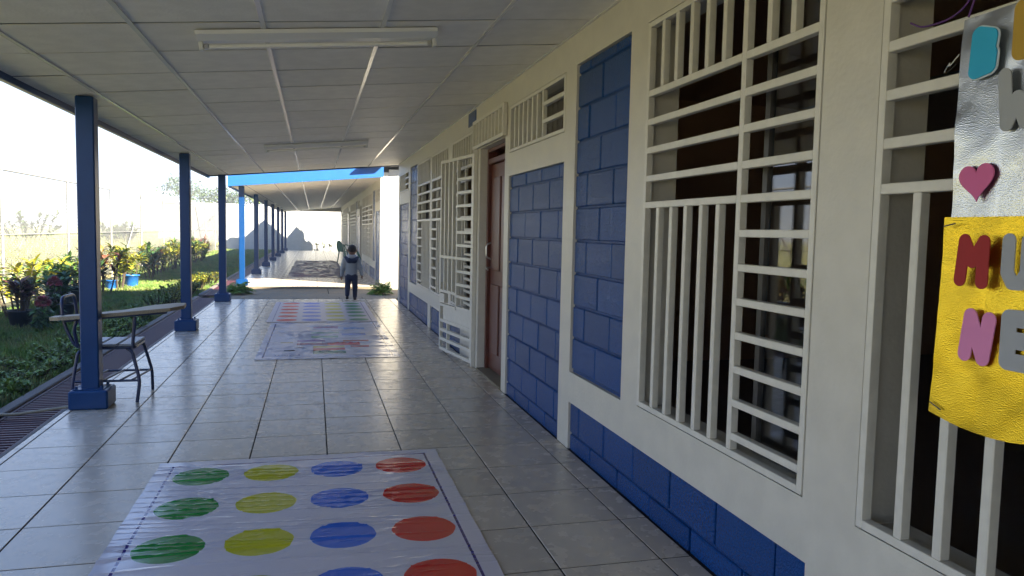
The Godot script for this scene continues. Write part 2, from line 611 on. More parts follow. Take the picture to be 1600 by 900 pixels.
# grille of square tubes in a window opening. flip: the ladder half lies on the far side
func grille(parent: Node, d0: float, d1: float, y0: float, y1: float, flip := false, joined := false, ladder_first := true) -> void:
	var xo := WX - 0.004
	var fw := 0.026
	var dep := 0.034
	var st := st_new()
	var bars := []
	var e := 0.005
	# frame
	add_box(st, Vector3(xo, y0 + e, -d0 - e - fw), Vector3(xo + dep, y1 - e, -d0 - e), 0.002)
	add_box(st, Vector3(xo, y0 + e, -d1 + e), Vector3(xo + dep, y1 - e, -d1 + e + fw), 0.002)
	add_box(st, Vector3(xo, y0 + e, -d1 + e + fw), Vector3(xo + dep, y0 + e + fw, -d0 - e - fw), 0.002)
	add_box(st, Vector3(xo, y1 - e - fw, -d1 + e + fw), Vector3(xo + dep, y1 - e, -d0 - e - fw), 0.002)
	var w := d1 - d0
	var mul := d0 + w * 0.35 if not flip else d1 - w * 0.35
	var a := d0 + e + fw
	var b := d1 - e - fw
	var ym := 1.487
	var yt := 2.012
	var hb := func(da: float, db: float, y: float, th: float) -> void: bars.append([Vector3(xo + 0.001, y - th * 0.5, -db), Vector3(xo + dep - 0.001, y + th * 0.5, -da)])
	var vb := func(d: float, ya: float, yb: float, th: float) -> void: bars.append([Vector3(xo + 0.001, ya, -d - th * 0.5), Vector3(xo + dep - 0.001, yb, -d + th * 0.5)])
	# mullion, full height
	vb.call(mul, y0 + e + fw, y1 - e - fw, 0.030)
	var halves := [[a, mul - 0.015], [mul + 0.015, b]]
	for h in halves:
		for y in [yt, 1.878, 1.745, 1.612, ym]: hb.call(h[0], h[1], y, 0.030)
		var n := int(round((h[1] - h[0]) / 0.125))
		for k in range(1, n):
			vb.call(lerpf(h[0], h[1], float(k) / n), yt + 0.015, y1 - e - fw, 0.028)
	var lad: Array = halves[0] if not flip else halves[1]
	var ver: Array = halves[1] if not flip else halves[0]
	for k in range(1, 8): hb.call(lad[0], lad[1], ym - 0.1285 * k, 0.028)
	var m := int(round((ver[1] - ver[0]) / 0.125))
	for k in range(1, m):
		vb.call(lerpf(ver[0], ver[1], float(k) / m), y0 + e + fw, ym - 0.015, 0.028)
	if joined:
		for q in bars: add_box(st, q[0], q[1])
		part("window", done(st), M.bar, parent)
		return
	var win := part("window", done(st), M.bar, parent)
	for q in bars: box_part("bar", q[0], q[1], M.bar, win, 0.0025)
	# sliding sashes behind the grille
	var gx := WX + 0.135
	var half := [[d0 + 0.01, mul + 0.04], [mul - 0.0, d1 - 0.01]]
	for i in 2:
		var o: float = gx + (0.0 if (i == 0) != flip else 0.05)
		var s0: float = half[i][0]
		var s1: float = half[i][1]
		if (i == 0) != flip:
			box_part("pane", Vector3(o, y0 + 0.03, -s1 + 0.03), Vector3(o + 0.004, y1 - 0.03, -s0 - 0.03), M.glass, win)
			var f := st_new()
			for q in [[s0, s0 + 0.03], [s1 - 0.03, s1]]: add_box(f, Vector3(o - 0.012, y0 + 0.004, -q[1]), Vector3(o + 0.012, y1 - 0.004, -q[0]))
			for q in [[y0 + 0.004, y0 + 0.03], [y1 - 0.03, y1 - 0.004]]: add_box(f, Vector3(o - 0.012, q[0], -s1 + 0.03), Vector3(o + 0.012, q[1], -s0 - 0.03))
			part("sash", done(f), M.alu, win)

func transom(parent: Node, d0: float, d1: float, y0: float, y1: float, joined := false) -> void:
	var xo := WX - 0.004
	var st := st_new()
	var fw := 0.024
	var e := 0.004
	var dep := 0.034
	add_box(st, Vector3(xo, y0 + e, -d0 - e - fw), Vector3(xo + dep, y1 - e, -d0 - e), 0.002)
	add_box(st, Vector3(xo, y0 + e, -d1 + e), Vector3(xo + dep, y1 - e, -d1 + e + fw), 0.002)
	add_box(st, Vector3(xo, y0 + e, -d1 + e + fw), Vector3(xo + dep, y0 + e + fw, -d0 - e - fw), 0.002)
	add_box(st, Vector3(xo, y1 - e - fw, -d1 + e + fw), Vector3(xo + dep, y1 - e, -d0 - e - fw), 0.002)
	var bars := []
	var mul := d0 + 0.49
	bars.append([Vector3(xo + 0.001, y0 + e + fw, -mul - 0.014), Vector3(xo + dep - 0.001, y1 - e - fw, -mul + 0.014)])
	for y in [lerpf(y0, y1, 0.345), lerpf(y0, y1, 0.665)]:
		bars.append([Vector3(xo + 0.001, y - 0.014, -mul + 0.014), Vector3(xo + dep - 0.001, y + 0.014, -d0 - e - fw)])
	for k in range(1, 7):
		var d := lerpf(mul + 0.014, d1 - e - fw, k / 7.0)
		bars.append([Vector3(xo + 0.001, y0 + e + fw, -d - 0.013), Vector3(xo + dep - 0.001, y1 - e - fw, -d + 0.013)])
	if joined:
		for q in bars: add_box(st, q[0], q[1])
		part("transom_window", done(st), M.bar, parent)
		return
	var win := part("transom_window", done(st), M.bar, parent)
	for q in bars: box_part("bar", q[0], q[1], M.bar, win, 0.0025)
	box_part("pane", Vector3(WX + 0.13, y0 + 0.005, -d1 + 0.005), Vector3(WX + 0.134, y1 - 0.005, -d0 - 0.005), M.glass, win)

func door_leaf(parent: Node, d0: float, d1: float, x: float) -> void:
	var fr := st_new()
	add_box(fr, Vector3(x - 0.03, 0.02, -d0 - 0.045), Vector3(x + 0.06, 2.125, -d0), 0.004)
	add_box(fr, Vector3(x - 0.03, 0.02, -d1), Vector3(x + 0.06, 2.125, -d1 + 0.045), 0.004)
	add_box(fr, Vector3(x - 0.03, 1.98, -d1 + 0.045), Vector3(x + 0.06, 2.03, -d0 - 0.045), 0.004)
	add_box(fr, Vector3(x - 0.03, 2.095, -d1 + 0.045), Vector3(x + 0.06, 2.125, -d0 - 0.045), 0.004)
	part("door_frame", done(fr), M.door, parent)
	var dl := box_part("door", Vector3(x + 0.004, 0.03, -d1 + 0.05), Vector3(x + 0.044, 1.975, -d0 - 0.05), M.door, parent, 0.004)
	var off := -dl.position
	for q in [[0.20, 0.85], [0.98, 1.85]]:
		for s in [[d0 + 0.14, d0 + 0.45], [d0 + 0.53, d1 - 0.14]]:
			box_part("door_panel", off + Vector3(x - 0.010, q[0], -s[1]), off + Vector3(x + 0.006, q[1], -s[0]), M.door, dl, 0.014)
	part("pull_handle", tube(fillet([Vector3(x + 0.002, 1.08, -d0 - 0.86), Vector3(x - 0.05, 1.10, -d0 - 0.86), Vector3(x - 0.05, 1.22, -d0 - 0.86), Vector3(x + 0.002, 1.24, -d0 - 0.86)], 0.04), 0.008, 8), M.steel, dl, off)
	part("lever_handle", tube(fillet([Vector3(x + 0.002, 1.0, -d0 - 0.86), Vector3(x - 0.05, 1.0, -d0 - 0.86), Vector3(x - 0.055, 0.985, -d0 - 0.76)], 0.02), 0.009, 8), M.steel, dl, off)

func near_building() -> void:
	var b := thing("classroom_building", Vector3.ZERO, "white classroom building with blue block panels and barred windows beside the tiled porch", "building")
	var wins := [[0.52, 1.82], [2.065, 3.372], [7.40, 8.62], [8.85, 10.15], [10.28, 11.55]]
	var trans := [[4.585, 5.985, 1.985, 2.36], [12.72, 14.02, 2.01, 2.345]]
	var door := [6.13, 7.10, 0.0, 2.13]
	var panels := [[3.572, 4.382, 0.485, 2.362, 3.98], [4.587, 5.985, -0.2, 1.80, 5.51], [2.035, 4.378, -0.2, 0.296, 4.22], [0.45, 1.80, -0.2, 0.296, 1.62],
		[11.64, 12.50, 0.485, 2.362, 11.8], [12.72, 14.07, -0.2, 1.80, 13.1], [10.42, 12.60, -0.2, 0.318, 10.8], [8.0, 10.185, -0.2, 0.318, 8.4]]
	var through := [door]
	for w in wins: through.append([w[0], w[1], 0.503, 2.352])
	for t in trans: through.append(t)
	var all := through.duplicate()
	for p in panels: all.append([p[0], p[1], p[2], p[3]])
	all[0] = [6.13, 7.10, 0.0, 2.13]
	var wall := part("wall", wall_slab(-15.0, 14.25, cy(WX) + 0.1, WX, WX + 0.030, all), M.white, b)
	part("wall_core", wall_slab(-15.0, 14.25, cy(WX) + 0.1, WX + 0.0302, WX + 0.17, through), M.white, b)
	for p in panels: box_part("joint_bed", Vector3(WX + 0.0262, p[2], -p[1]), Vector3(WX + 0.0300, p[3], -p[0]), M.blue[3], b)
	for p in panels: block_panel(wall, p[0], p[1], p[2] if p[2] > 0 else -0.02, p[3], p[4])
	for i in wins.size():
		grille(b, wins[i][0], wins[i][1], 0.503, 2.352, i >= 3)
	for t in trans: transom(b, t[0], t[1], t[2], t[3])
	door_leaf(b, 6.13, 7.10, WX + 0.10)
	box_part("threshold", Vector3(WX - 0.012, -0.05, -7.098), Vector3(WX + 0.34, 0.018, -6.132), M.concrete, b, 0.004)
	# grille over the door, standing proud of the wall
	var xo := WX - 0.040
	var st := st_new()
	add_box(st, Vector3(xo, 2.135, -7.30), Vector3(xo + 0.036, 2.165, -6.06), 0.002)
	add_box(st, Vector3(xo, 2.375, -7.30), Vector3(xo + 0.036, 2.405, -6.06), 0.002)
	add_box(st, Vector3(xo, 2.165, -6.105), Vector3(xo + 0.036, 2.375, -6.06), 0.002)
	add_box(st, Vector3(xo, 2.165, -7.30), Vector3(xo + 0.036, 2.375, -7.27), 0.002)
	var tg := part("door_transom_grille", done(st), M.bar, b)
	for k in range(1, 9):
		var d := lerpf(6.105, 7.27, k / 9.0)
		box_part("bar", Vector3(xo + 0.001, 2.165, -d - 0.013), Vector3(xo + 0.034, 2.375, -d + 0.013), M.bar, tg, 0.002)
	# gate post
	box_part("gate_post", Vector3(WX - 0.042, 0.005, -7.235), Vector3(WX - 0.002, 2.134, -7.195), M.bar, b, 0.003)
	# small blue plate above the door
	box_part("blue_plate", Vector3(WX - 0.008, 2.40, -7.67), Vector3(WX - 0.001, 2.535, -7.31), M.blue[1], b, 0.001)
	# room behind
	var room := st_new()
	var x1 := 7.6
	add_box(room, Vector3(x1, -0.2, -14.2), Vector3(x1 + 0.15, 2.9, 15.0))
	add_box(room, Vector3(WX + 0.171, -0.2, -14.25), Vector3(x1, 3.0, -14.1))
	add_box(room, Vector3(WX + 0.171, -0.2, 4.9), Vector3(x1, 3.0, 5.0))
	add_box(room, Vector3(WX + 0.171, -0.2, -7.35), Vector3(x1, 2.75, -7.25))
	part("room_wall", done(room), M.room, b)
	box_part("room_floor", Vector3(WX + 0.171, -0.2, -14.1), Vector3(x1, 0.0, 4.9), M.room_floor, b)
	box_part("room_ceiling", Vector3(WX + 0.171, 2.76, -14.1), Vector3(x1, 2.80, 4.9), M.room, b)
	# end wall facing the gap
	box_part("end_wall_face", Vector3(WX + 0.0, -0.2, -14.262), Vector3(x1 + 0.15, 2.9, -14.2502), M.white, b)
	# roof: two slopes above the porch and the rooms
	var r := st_new()
	var prof := PackedVector2Array([Vector2(-1.86, 2.36), Vector2(3.1, 2.98), Vector2(8.1, 2.45), Vector2(8.1, 2.50), Vector2(3.1, 3.06), Vector2(-1.86, 2.42)])
	add_poly(r, prof, 29.5, Transform3D(Basis.IDENTITY, Vector3(0, 0, -14.45)))
	part("roof", done(r), M.roof, b)
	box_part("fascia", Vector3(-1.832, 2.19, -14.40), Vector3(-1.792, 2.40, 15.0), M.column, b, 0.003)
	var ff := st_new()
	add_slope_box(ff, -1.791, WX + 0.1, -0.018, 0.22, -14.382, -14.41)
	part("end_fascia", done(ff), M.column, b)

func far_building() -> void:
	var b := thing("classroom_building", Vector3.ZERO, "far classroom building with bright blue fascia and white sunlit end wall", "building")
	# sequence of bays along the wall, repeated to the end
	var wins := []
	var trans := []
	var panels := []
	var doors := []
	var z := 18.35
	# bays: end panel, tall panel, three windows, door, block panel, tall, three windows ...
	panels.append([z, z + 1.38, -0.2, 1.80, z + 0.1]); trans.append([z, z + 1.38, 2.0, 2.35]); z += 1.58
	panels.append([z, z + 0.80, 0.485, 2.36, z + 0.2]); panels.append([z - 0.05, z + 2.1, -0.2, 0.31, z + 0.2]); z += 0.98
	for rep in 3:
		for k in 3:
			wins.append([z, z + 1.28]); z += 1.50
		panels.append([z - 3.2, z - 1.75, -0.2, 0.31, z]); panels.append([z - 1.65, z - 0.25, -0.2, 0.31, z])
		doors.append([z + 0.1, z + 1.08, 0.0, 2.12]); z += 1.25
		panels.append([z, z + 1.38, -0.2, 1.80, z + 0.1]); trans.append([z, z + 1.38, 2.0, 2.35]); z += 1.58
		panels.append([z, z + 0.80, 0.485, 2.36, z + 0.2]); z += 0.98
	var through := []
	for w in wins: through.append([w[0], w[1], 0.503, 2.352])
	for t in trans: through.append(t)
	for d in doors: through.append(d)
	var all := through.duplicate()
	for p in panels: all.append([p[0], p[1], p[2], p[3]])
	var zend := 45.6
	var wall := part("wall", wall_slab(18.0, zend, cy(WX) + 0.12, WX, WX + 0.030, all), M.white, b)
	part("wall_core", wall_slab(18.0, zend, cy(WX) + 0.12, WX + 0.0302, WX + 0.17, through), M.white, b)
	for p in panels: box_part("joint_bed", Vector3(WX + 0.0262, p[2], -p[1]), Vector3(WX + 0.0300, p[3], -p[0]), M.blue[3], b)
	for p in panels: block_panel(wall, p[0], p[1], p[2] if p[2] > 0 else -0.02, p[3], p[4], true)
	for i in wins.size(): grille(b, wins[i][0], wins[i][1], 0.503, 2.352, i % 3 == 0, true)
	for t in trans: transom(b, t[0], t[1], t[2], t[3], true)
	for d in doors:
		box_part("door", Vector3(WX + 0.10, 0.01, -d[1] + 0.01), Vector3(WX + 0.14, 2.11, -d[0] - 0.01), M.door, b, 0.003)
	var x1 := 3.95
	var room := st_new()
	add_box(room, Vector3(x1, -0.2, -zend), Vector3(x1 + 0.12, 2.8, -18.0))
	add_box(room, Vector3(WX + 0.171, -0.2, -zend), Vector3(x1, 2.8, -zend + 0.1))
	add_box(room, Vector3(WX + 0.171, 2.6, -zend + 0.1), Vector3(x1, 2.65, -18.1))
	add_box(room, Vector3(WX + 0.171, -0.2, -zend + 0.1), Vector3(x1, 0.0, -18.1))
	part("room_wall", done(room), M.room, b)
	box_part("end_wall", Vector3(WX + 0.171, -0.2, -18.1), Vector3(x1, 2.75, -18.0), M.white, b)
	box_part("corner_pilaster", Vector3(WX - 0.03, -0.06, -18.16), Vector3(WX + 0.14, 2.68, -17.985), M.white, b, 0.006)
	# porch ceiling: one board between long tee bars
	var st := st_new()
	add_slope_box(st, -1.79, WX, 0.0, 0.012, -17.72, -45.4)
	part("porch_ceiling", done(st), M.panel[1], b)
	for k in 5:
		var x := -1.4759 + 0.6116 * k
		st = st_new()
		add_slope_box(st, x - 0.012, x + 0.012, -0.005, -0.001, -17.72, -45.38)
		part("tee_bar", done(st), M.tee, b)
	# fascias
	st = st_new()
	add_slope_box(st, -1.83, WX + 0.02, -0.012, 0.235, -17.66, -17.70)
	part("front_fascia", done(st), M.fascia, b)
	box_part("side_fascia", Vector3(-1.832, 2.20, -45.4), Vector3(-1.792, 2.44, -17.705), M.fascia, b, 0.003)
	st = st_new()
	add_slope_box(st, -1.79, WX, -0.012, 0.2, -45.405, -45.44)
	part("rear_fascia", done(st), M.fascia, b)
	var r := st_new()
	add_poly(r, PackedVector2Array([Vector2(-1.86, 2.47), Vector2(1.6, 2.82), Vector2(4.2, 3.05), Vector2(4.2, 3.10), Vector2(1.6, 2.87), Vector2(-1.86, 2.51)]), 27.75, Transform3D(Basis.IDENTITY, Vector3(0, 0, -45.45)))
	part("roof", done(r), M.roof, b)
	# projecting gutter end above the right part of the fascia
	st = st_new()
	add_slope_box(st, 1.0, WX + 0.01, 0.245, 0.275, -17.45, -17.72)
	part("gutter", done(st), M.fascia, b)
	# stepped gables at the far end; the sun throws them onto the boundary wall
	var zg := 45.55
	var zw := 49.0
	var k := zw - zg
	var sh := [[-5.25, 0.50], [-5.05, 0.66], [-4.47, 0.66], [-4.36, 0.30], [-4.15, 0.72], [-3.07, 1.74], [-2.66, 1.48], [-1.70, 0.62], [-1.05, 1.40], [-0.65, 1.00], [-0.60, 0.62], [-0.40, 0.42], [-0.32, 0.56], [-0.05, 0.28]]
	var poly := PackedVector2Array()
	poly.append(Vector2(sh[0][0] * 0.98 + k, 2.3 - 0.0))
	for q in sh: poly.append(Vector2(q[0] * 0.98 + k, q[1] + k / 1.1))
	poly.append(Vector2(sh[-1][0] * 0.98 + k, 2.3))
	st = st_new()
	add_poly(st, poly, 0.08, Transform3D(Basis.IDENTITY, Vector3(0, 0, -zg)))
	part("gable", done(st), M.white, b)

# ---------------------------------------------------------------- porch columns
func columns() -> void:
	var lab := ["blue square porch column on a concrete footing in front of the student desk", "blue porch column on the tiled walkway between the desk and the fern", "blue porch column at the end of the near tiled walkway beside the fern"]
	var zs := [6.055, 10.31, 14.27]
	for i in 3: column(zs[i], lab[i], "near porch columns")
	column(18.02, "sunlit bright blue column at the front of the far porch", "far porch columns")
	for i in 6: column(22.45 + 4.5 * i, "shaded blue column in the row along the far porch", "far porch columns")

func column(z: float, label: String, group: String) -> void:
	var t := thing("porch_column", Vector3(-1.575, 0, -z), label, "column", group)
	var top := cy(-1.575) - 0.008
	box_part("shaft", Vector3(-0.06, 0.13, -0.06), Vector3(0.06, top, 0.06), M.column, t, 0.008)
	box_part("footing", Vector3(-0.13, 0.0005, -0.125), Vector3(0.13, 0.14, 0.125), M.column, t, 0.012)
	box_part("base_plate", Vector3(-0.10, 0.1402, -0.10), Vector3(0.10, 0.147, 0.10), M.column, t, 0.002)
	var nut := CylinderMesh.new()
	nut.top_radius = 0.010; nut.bottom_radius = 0.011; nut.height = 0.022; nut.radial_segments = 6; nut.rings = 1
	for sx in [-1, 1]:
		for sz in [-1, 1]:
			part("bolt", nut, M.column, t, Vector3(sx * 0.083, 0.157, sz * 0.083))

# ---------------------------------------------------------------- boundary wall and fence
func end_wall() -> void:
	var w := thing("boundary_wall", Vector3(0, GY - 0.05, -49.0), "tall white sunlit boundary wall closing the end of the far porch", "wall")
	box_part("wall_face", Vector3(-9.0, 0, -0.15), Vector3(12.0, 2.78, 0.0), M.endwall, w, 0.01)
	var x := -8.0
	while x < 12.0:
		box_part("pilaster", Vector3(x - 0.1, 0, 0.0005), Vector3(x + 0.1, 2.74, 0.035), M.endwall, w, 0.006)
		x += 2.45
	box_part("coping", Vector3(-9.05, 2.782, -0.2), Vector3(12.05, 2.85, 0.05), M.endwall, w, 0.01)

func fence() -> void:
	var fx := -5.5
	var f := thing("chain_link_fence", Vector3(fx, GY - 0.05, 0), "galvanized chain link fence behind the row of plants", "fence")
	var post := tube([Vector3(0, 0, 0), Vector3(0, 2.48, 0)], 0.028, 8)
	var d := 4.2
	while d < 49.0:
		part("post", post, M.galv, f, Vector3(0, 0, -d))
		part("barb_arm", tube([Vector3(0, 2.47, 0), Vector3(-0.22, 2.80, 0)], 0.012, 6), M.galv, f, Vector3(0, 0, -d))
		d += 3.82
	part("top_rail", tube([Vector3(0, 2.44, -4.0), Vector3(0, 2.44, -48.8)], 0.022, 8), M.galv, f)
	part("middle_rail", tube([Vector3(0, 1.25, -4.0), Vector3(0, 1.25, -48.8)], 0.012, 6), M.galv, f)
	for q in [[27.12, -2.6], [38.6, 2.4]]:
		part("brace", tube([Vector3(0.03, 2.40, -q[0]), Vector3(0.03, 0.4, -q[0] - q[1])], 0.018, 6), M.galv, f)
	# woven wire
	var hgt := 2.30
	var wire := BoxMesh.new()
	wire.size = Vector3(0.0045, hgt * sqrt(2.0), 0.0045)
	var mm := MultiMesh.new()
	mm.transform_format = MultiMesh.TRANSFORM_3D
	mm.mesh = wire
	var tfs := []
	var z := -4.2
	while z > -48.8 + hgt:
		for s in [-1.0, 1.0]:
			tfs.append(Transform3D(Basis(Vector3.RIGHT, s * PI / 4), Vector3(-0.028 + 0.002 * s, 0.10 + hgt * 0.5, z - hgt * 0.5)))
		z -= 0.078
	mm.instance_count = tfs.size()
	for i in tfs.size(): mm.set_instance_transform(i, tfs[i])
	var mi := MultiMeshInstance3D.new()
	mi.name = "wire_mesh"
	mi.multimesh = mm
	mi.material_override = M.galv
	f.add_child(mi, true)
	mi.set_meta("kind", "stuff")

# ---------------------------------------------------------------- printed plastic floor mats
func disc_tex(w: int, h: int, lx: float, lz: float, cols: Array, xs: Array, zs: Array, rad: float, border: float, bcol: Color) -> ImageTexture:
	var im := Image.create(w, h, false, Image.FORMAT_RGB8)
	im.fill(Color(0.80, 0.78, 0.81))
	var bw := int(0.013 / lx * w)
	var b := int(border / lx * w)
	var bz := int(border / lz * h)
	# border line with small breaks
	var yy := bz
	while yy < h - bz:
		im.fill_rect(Rect2i(b, yy, bw, 22), bcol)
		im.fill_rect(Rect2i(w - b - bw, yy, bw, 30), bcol)
		yy += 31
	im.fill_rect(Rect2i(b, bz, w - 2 * b, bw), bcol)
	im.fill_rect(Rect2i(b, h - bz - bw, w - 2 * b, bw), bcol)
	for i in xs.size():
		for j in zs.size():
			var cx: float = xs[i] / lx * w
			var cyy: float = zs[j] / lz * h
			var rx := rad / lx * w
			var ry := rad / lz * h
			for y in range(int(cyy - ry), int(cyy + ry) + 1):
				if y < 0 or y >= h: continue
				var t := (y - cyy) / ry
				if abs(t) > 1.0: continue
				var hw := rx * sqrt(1.0 - t * t) * (1.0 + 0.012 * sin(t * 9.0 + i * 2.0 + j))
				im.fill_rect(Rect2i(int(cx - hw), y, int(2 * hw), 1), cols[i])
	im.generate_mipmaps()
	return ImageTexture.create_from_image(im)

# plastic sheet with creases running across it. lx wide, lz long, near edge at z = 0, far edge at -lz
func sheet(lx: float, lz: float, nx: int, nz: int, amp: float, sd: int) -> ArrayMesh:
	var n1 := FastNoiseLite.new(); n1.seed = sd; n1.frequency = 1.0; n1.noise_type = FastNoiseLite.TYPE_SIMPLEX_SMOOTH; n1.fractal_octaves = 1
	var n2 := FastNoiseLite.new(); n2.seed = sd + 7; n2.frequency = 1.0; n2.noise_type = FastNoiseLite.TYPE_SIMPLEX_SMOOTH; n2.fractal_octaves = 2
	var H := []
	for j in nz + 1:
		var row := PackedFloat32Array()
		for i in nx + 1:
			var x := lx * i / nx
			var z := lz * j / nz
			var a := n1.get_noise_2d(x * 0.35, z * 7.5 + x * 0.5)
			var ridge: float = pow(max(0.0, 1.0 - abs(a) / 0.085), 1.3)
			var a2 := n1.get_noise_2d(x * 1.6 + 31.0, z * 9.0 - x * 2.2)
			var r2: float = pow(max(0.0, 1.0 - abs(a2) / 0.05), 1.3)
			var msk := clampf(n2.get_noise_2d(x * 1.6 + 9.0, z * 1.6) * 1.6 + 0.55, 0.0, 1.0)
			var y := amp * (ridge * (0.35 + 0.65 * msk) + 0.45 * r2 * msk * msk) + 0.0012 * (n2.get_noise_2d(x * 2.0, z * 3.0) + 1.0)
			row.append(y + 0.0015)
		H.append(row)
	var st := st_new()
	st.set_smooth_group(1)
	for j in nz:
		for i in nx:
			var q := []
			for o in [[0, 0], [1, 0], [1, 1], [0, 1]]:
				var ii: int = i + o[0]; var jj: int = j + o[1]
				q.append([Vector3(lx * ii / nx - lx * 0.5 + 0.0015 * sin(jj * 0.09) * (1.0 if ii == nx else (-1.0 if ii == 0 else 0.0)), H[jj][ii], -lz * jj / nz), Vector2(float(ii) / nx, 1.0 - float(jj) / nz)])
			for t in [0, 2, 1, 0, 3, 2]:
				st.set_uv(q[t][1]); st.add_vertex(q[t][0])
	st.generate_normals()
	return st.commit()

func mat_material(t: Texture2D, coat := 0.6, rough := 0.20) -> StandardMaterial3D:
	var m := plain(Color(1, 1, 1), rough)
	m.albedo_texture = t
	m.metallic_specular = 0.25 + 0.4 * coat
	m.clearcoat_enabled = true
	m.clearcoat = coat
	m.clearcoat_roughness = 0.12
	m.cull_mode = BaseMaterial3D.CULL_DISABLED
	return m

func mats() -> void:
	var green := Color(0.06, 0.50, 0.22)
	var yellow := Color(0.74, 0.72, 0.10)
	var blue := Color(0.15, 0.40, 0.80)
	var red := Color(0.80, 0.13, 0.12)
	var purple := Color(0.16, 0.10, 0.45)
	var lx := 1.555
	var lz := 3.0
	# picture row 0 is the far edge
	var zs := []
	for k in 6: zs.append(0.275 + 0.470 * k)
	var t1 := disc_tex(900, 1736, lx, lz, [green, yellow, blue, red], [0.25, 0.61, 0.96, 1.315], zs, 0.142, 0.075, purple)
	var m1 := part("play_mat", sheet(lx, lz, 44, 640, 0.0080, 4), mat_material(t1), self, Vector3(-0.055, 0.002, -1.50))
	tag(m1, "white plastic play mat with large green, yellow, blue and red dots", "play mat", "play mats")
	# middle mat: printed floor game
	var im := Image.create(640, 1240, false, Image.FORMAT_RGB8)
	im.fill(Color(0.78, 0.77, 0.82))
	var b := Color(0.14, 0.12, 0.42)
	im.fill_rect(Rect2i(28, 30, 584, 7), b); im.fill_rect(Rect2i(28, 1196, 584, 8), b)
	im.fill_rect(Rect2i(28, 30, 7, 1174), b); im.fill_rect(Rect2i(605, 30, 7, 1174), b)
	# rows: from the near edge (bottom of the picture) upwards
	var cells := [[250, 1040, 150, 75, Color(0.10, 0.45, 0.30)], [250, 960, 150, 70, Color(0.78, 0.30, 0.22)], [250, 890, 150, 60, Color(0.80, 0.72, 0.45)],
		[320, 800, 160, 80, Color(0.78, 0.20, 0.20)], [170, 800, 150, 70, Color(0.58, 0.30, 0.42)], [430, 900, 90, 40, Color(0.70, 0.22, 0.20)],
		[400, 720, 130, 60, Color(0.75, 0.45, 0.35)], [170, 700, 140, 60, Color(0.60, 0.50, 0.66)], [240, 560, 140, 70, Color(0.52, 0.66, 0.52)],
		[400, 480, 130, 80, Color(0.48, 0.56, 0.82)], [240, 420, 150, 60, Color(0.60, 0.70, 0.62)], [90, 760, 60, 30, Color(0.62, 0.60, 0.45)],
		[250, 200, 140, 80, Color(0.70, 0.55, 0.62)], [420, 250, 120, 70, Color(0.50, 0.60, 0.80)]]
	for c in cells: im.fill_rect(Rect2i(c[0], c[1], c[2], c[3]), c[4])
	for q in [[140, 1010], [185, 925]]:      # footprints
		for y in 26: im.fill_rect(Rect2i(q[0] - int(26 * sqrt(1.0 - pow((y - 13) / 13.0, 2))), q[1] + y, int(52 * sqrt(1.0 - pow((y - 13) / 13.0, 2))), 1), Color(0.07, 0.07, 0.16))
	for k in 9: im.fill_rect(Rect2i(80 + k * 13, 1135, 8, 14), Color(0.30, 0.28, 0.45))
	for k in 2:
		for y in 24: im.fill_rect(Rect2i(290 + k * 50 + y / 2, 1100 + y, 30 - y, 1), Color(0.2, 0.2, 0.35))
	im.generate_mipmaps()
	var m2 := part("play_mat", sheet(1.47, 3.06, 50, 380, 0.0085, 21), mat_material(ImageTexture.create_from_image(im), 0.15, 0.24), self, Vector3(0.155, 0.002, -7.90))
	tag(m2, "crinkled plastic play mat printed with hopscotch blocks and footprints", "play mat", "play mats")
	var zs3 := []
	for k in 6: zs3.append(0.28 + 0.49 * k)
	var t3 := disc_tex(640, 1240, 1.55, 2.98, [red, blue, yellow, green], [0.27, 0.62, 0.97, 1.30], zs3, 0.142, 0.075, purple)
	var m3 := part("play_mat", sheet(1.55, 2.98, 40, 240, 0.004, 33), mat_material(t3, 0.08, 0.30), self, Vector3(0.125, 0.002, -11.02))
	tag(m3, "white plastic play mat with rows of dots lying in front of the boy", "play mat", "play mats")
	# far porch
	var im4 := Image.create(256, 512, false, Image.FORMAT_RGB8)
	im4.fill(Color(0.48, 0.46, 0.52))
	rng.seed = 77
	for k in 46:
		im4.fill_rect(Rect2i(rng.randi_range(10, 190), rng.randi_range(8, 480), rng.randi_range(20, 60), rng.randi_range(10, 30)), [Color(0.35, 0.33, 0.45), Color(0.60, 0.40, 0.42), Color(0.45, 0.42, 0.50), Color(0.40, 0.48, 0.55)][k % 4])
	im4.generate_mipmaps()
	var t4 := ImageTexture.create_from_image(im4)
	var lab := ["dark crinkled plastic floor mat at the front of the far porch", "dark crinkled plastic floor mat farther inside the far porch"]
	for k in 2:
		tag(part("floor_mat", sheet(1.6, 5.2, 24, 300, 0.016, 50 + k), mat_material(t4, 0.10, 0.30), self, Vector3(0.10, 0.002, -21.0 - 5.5 * k)), lab[k], "floor mat", "far floor mats")

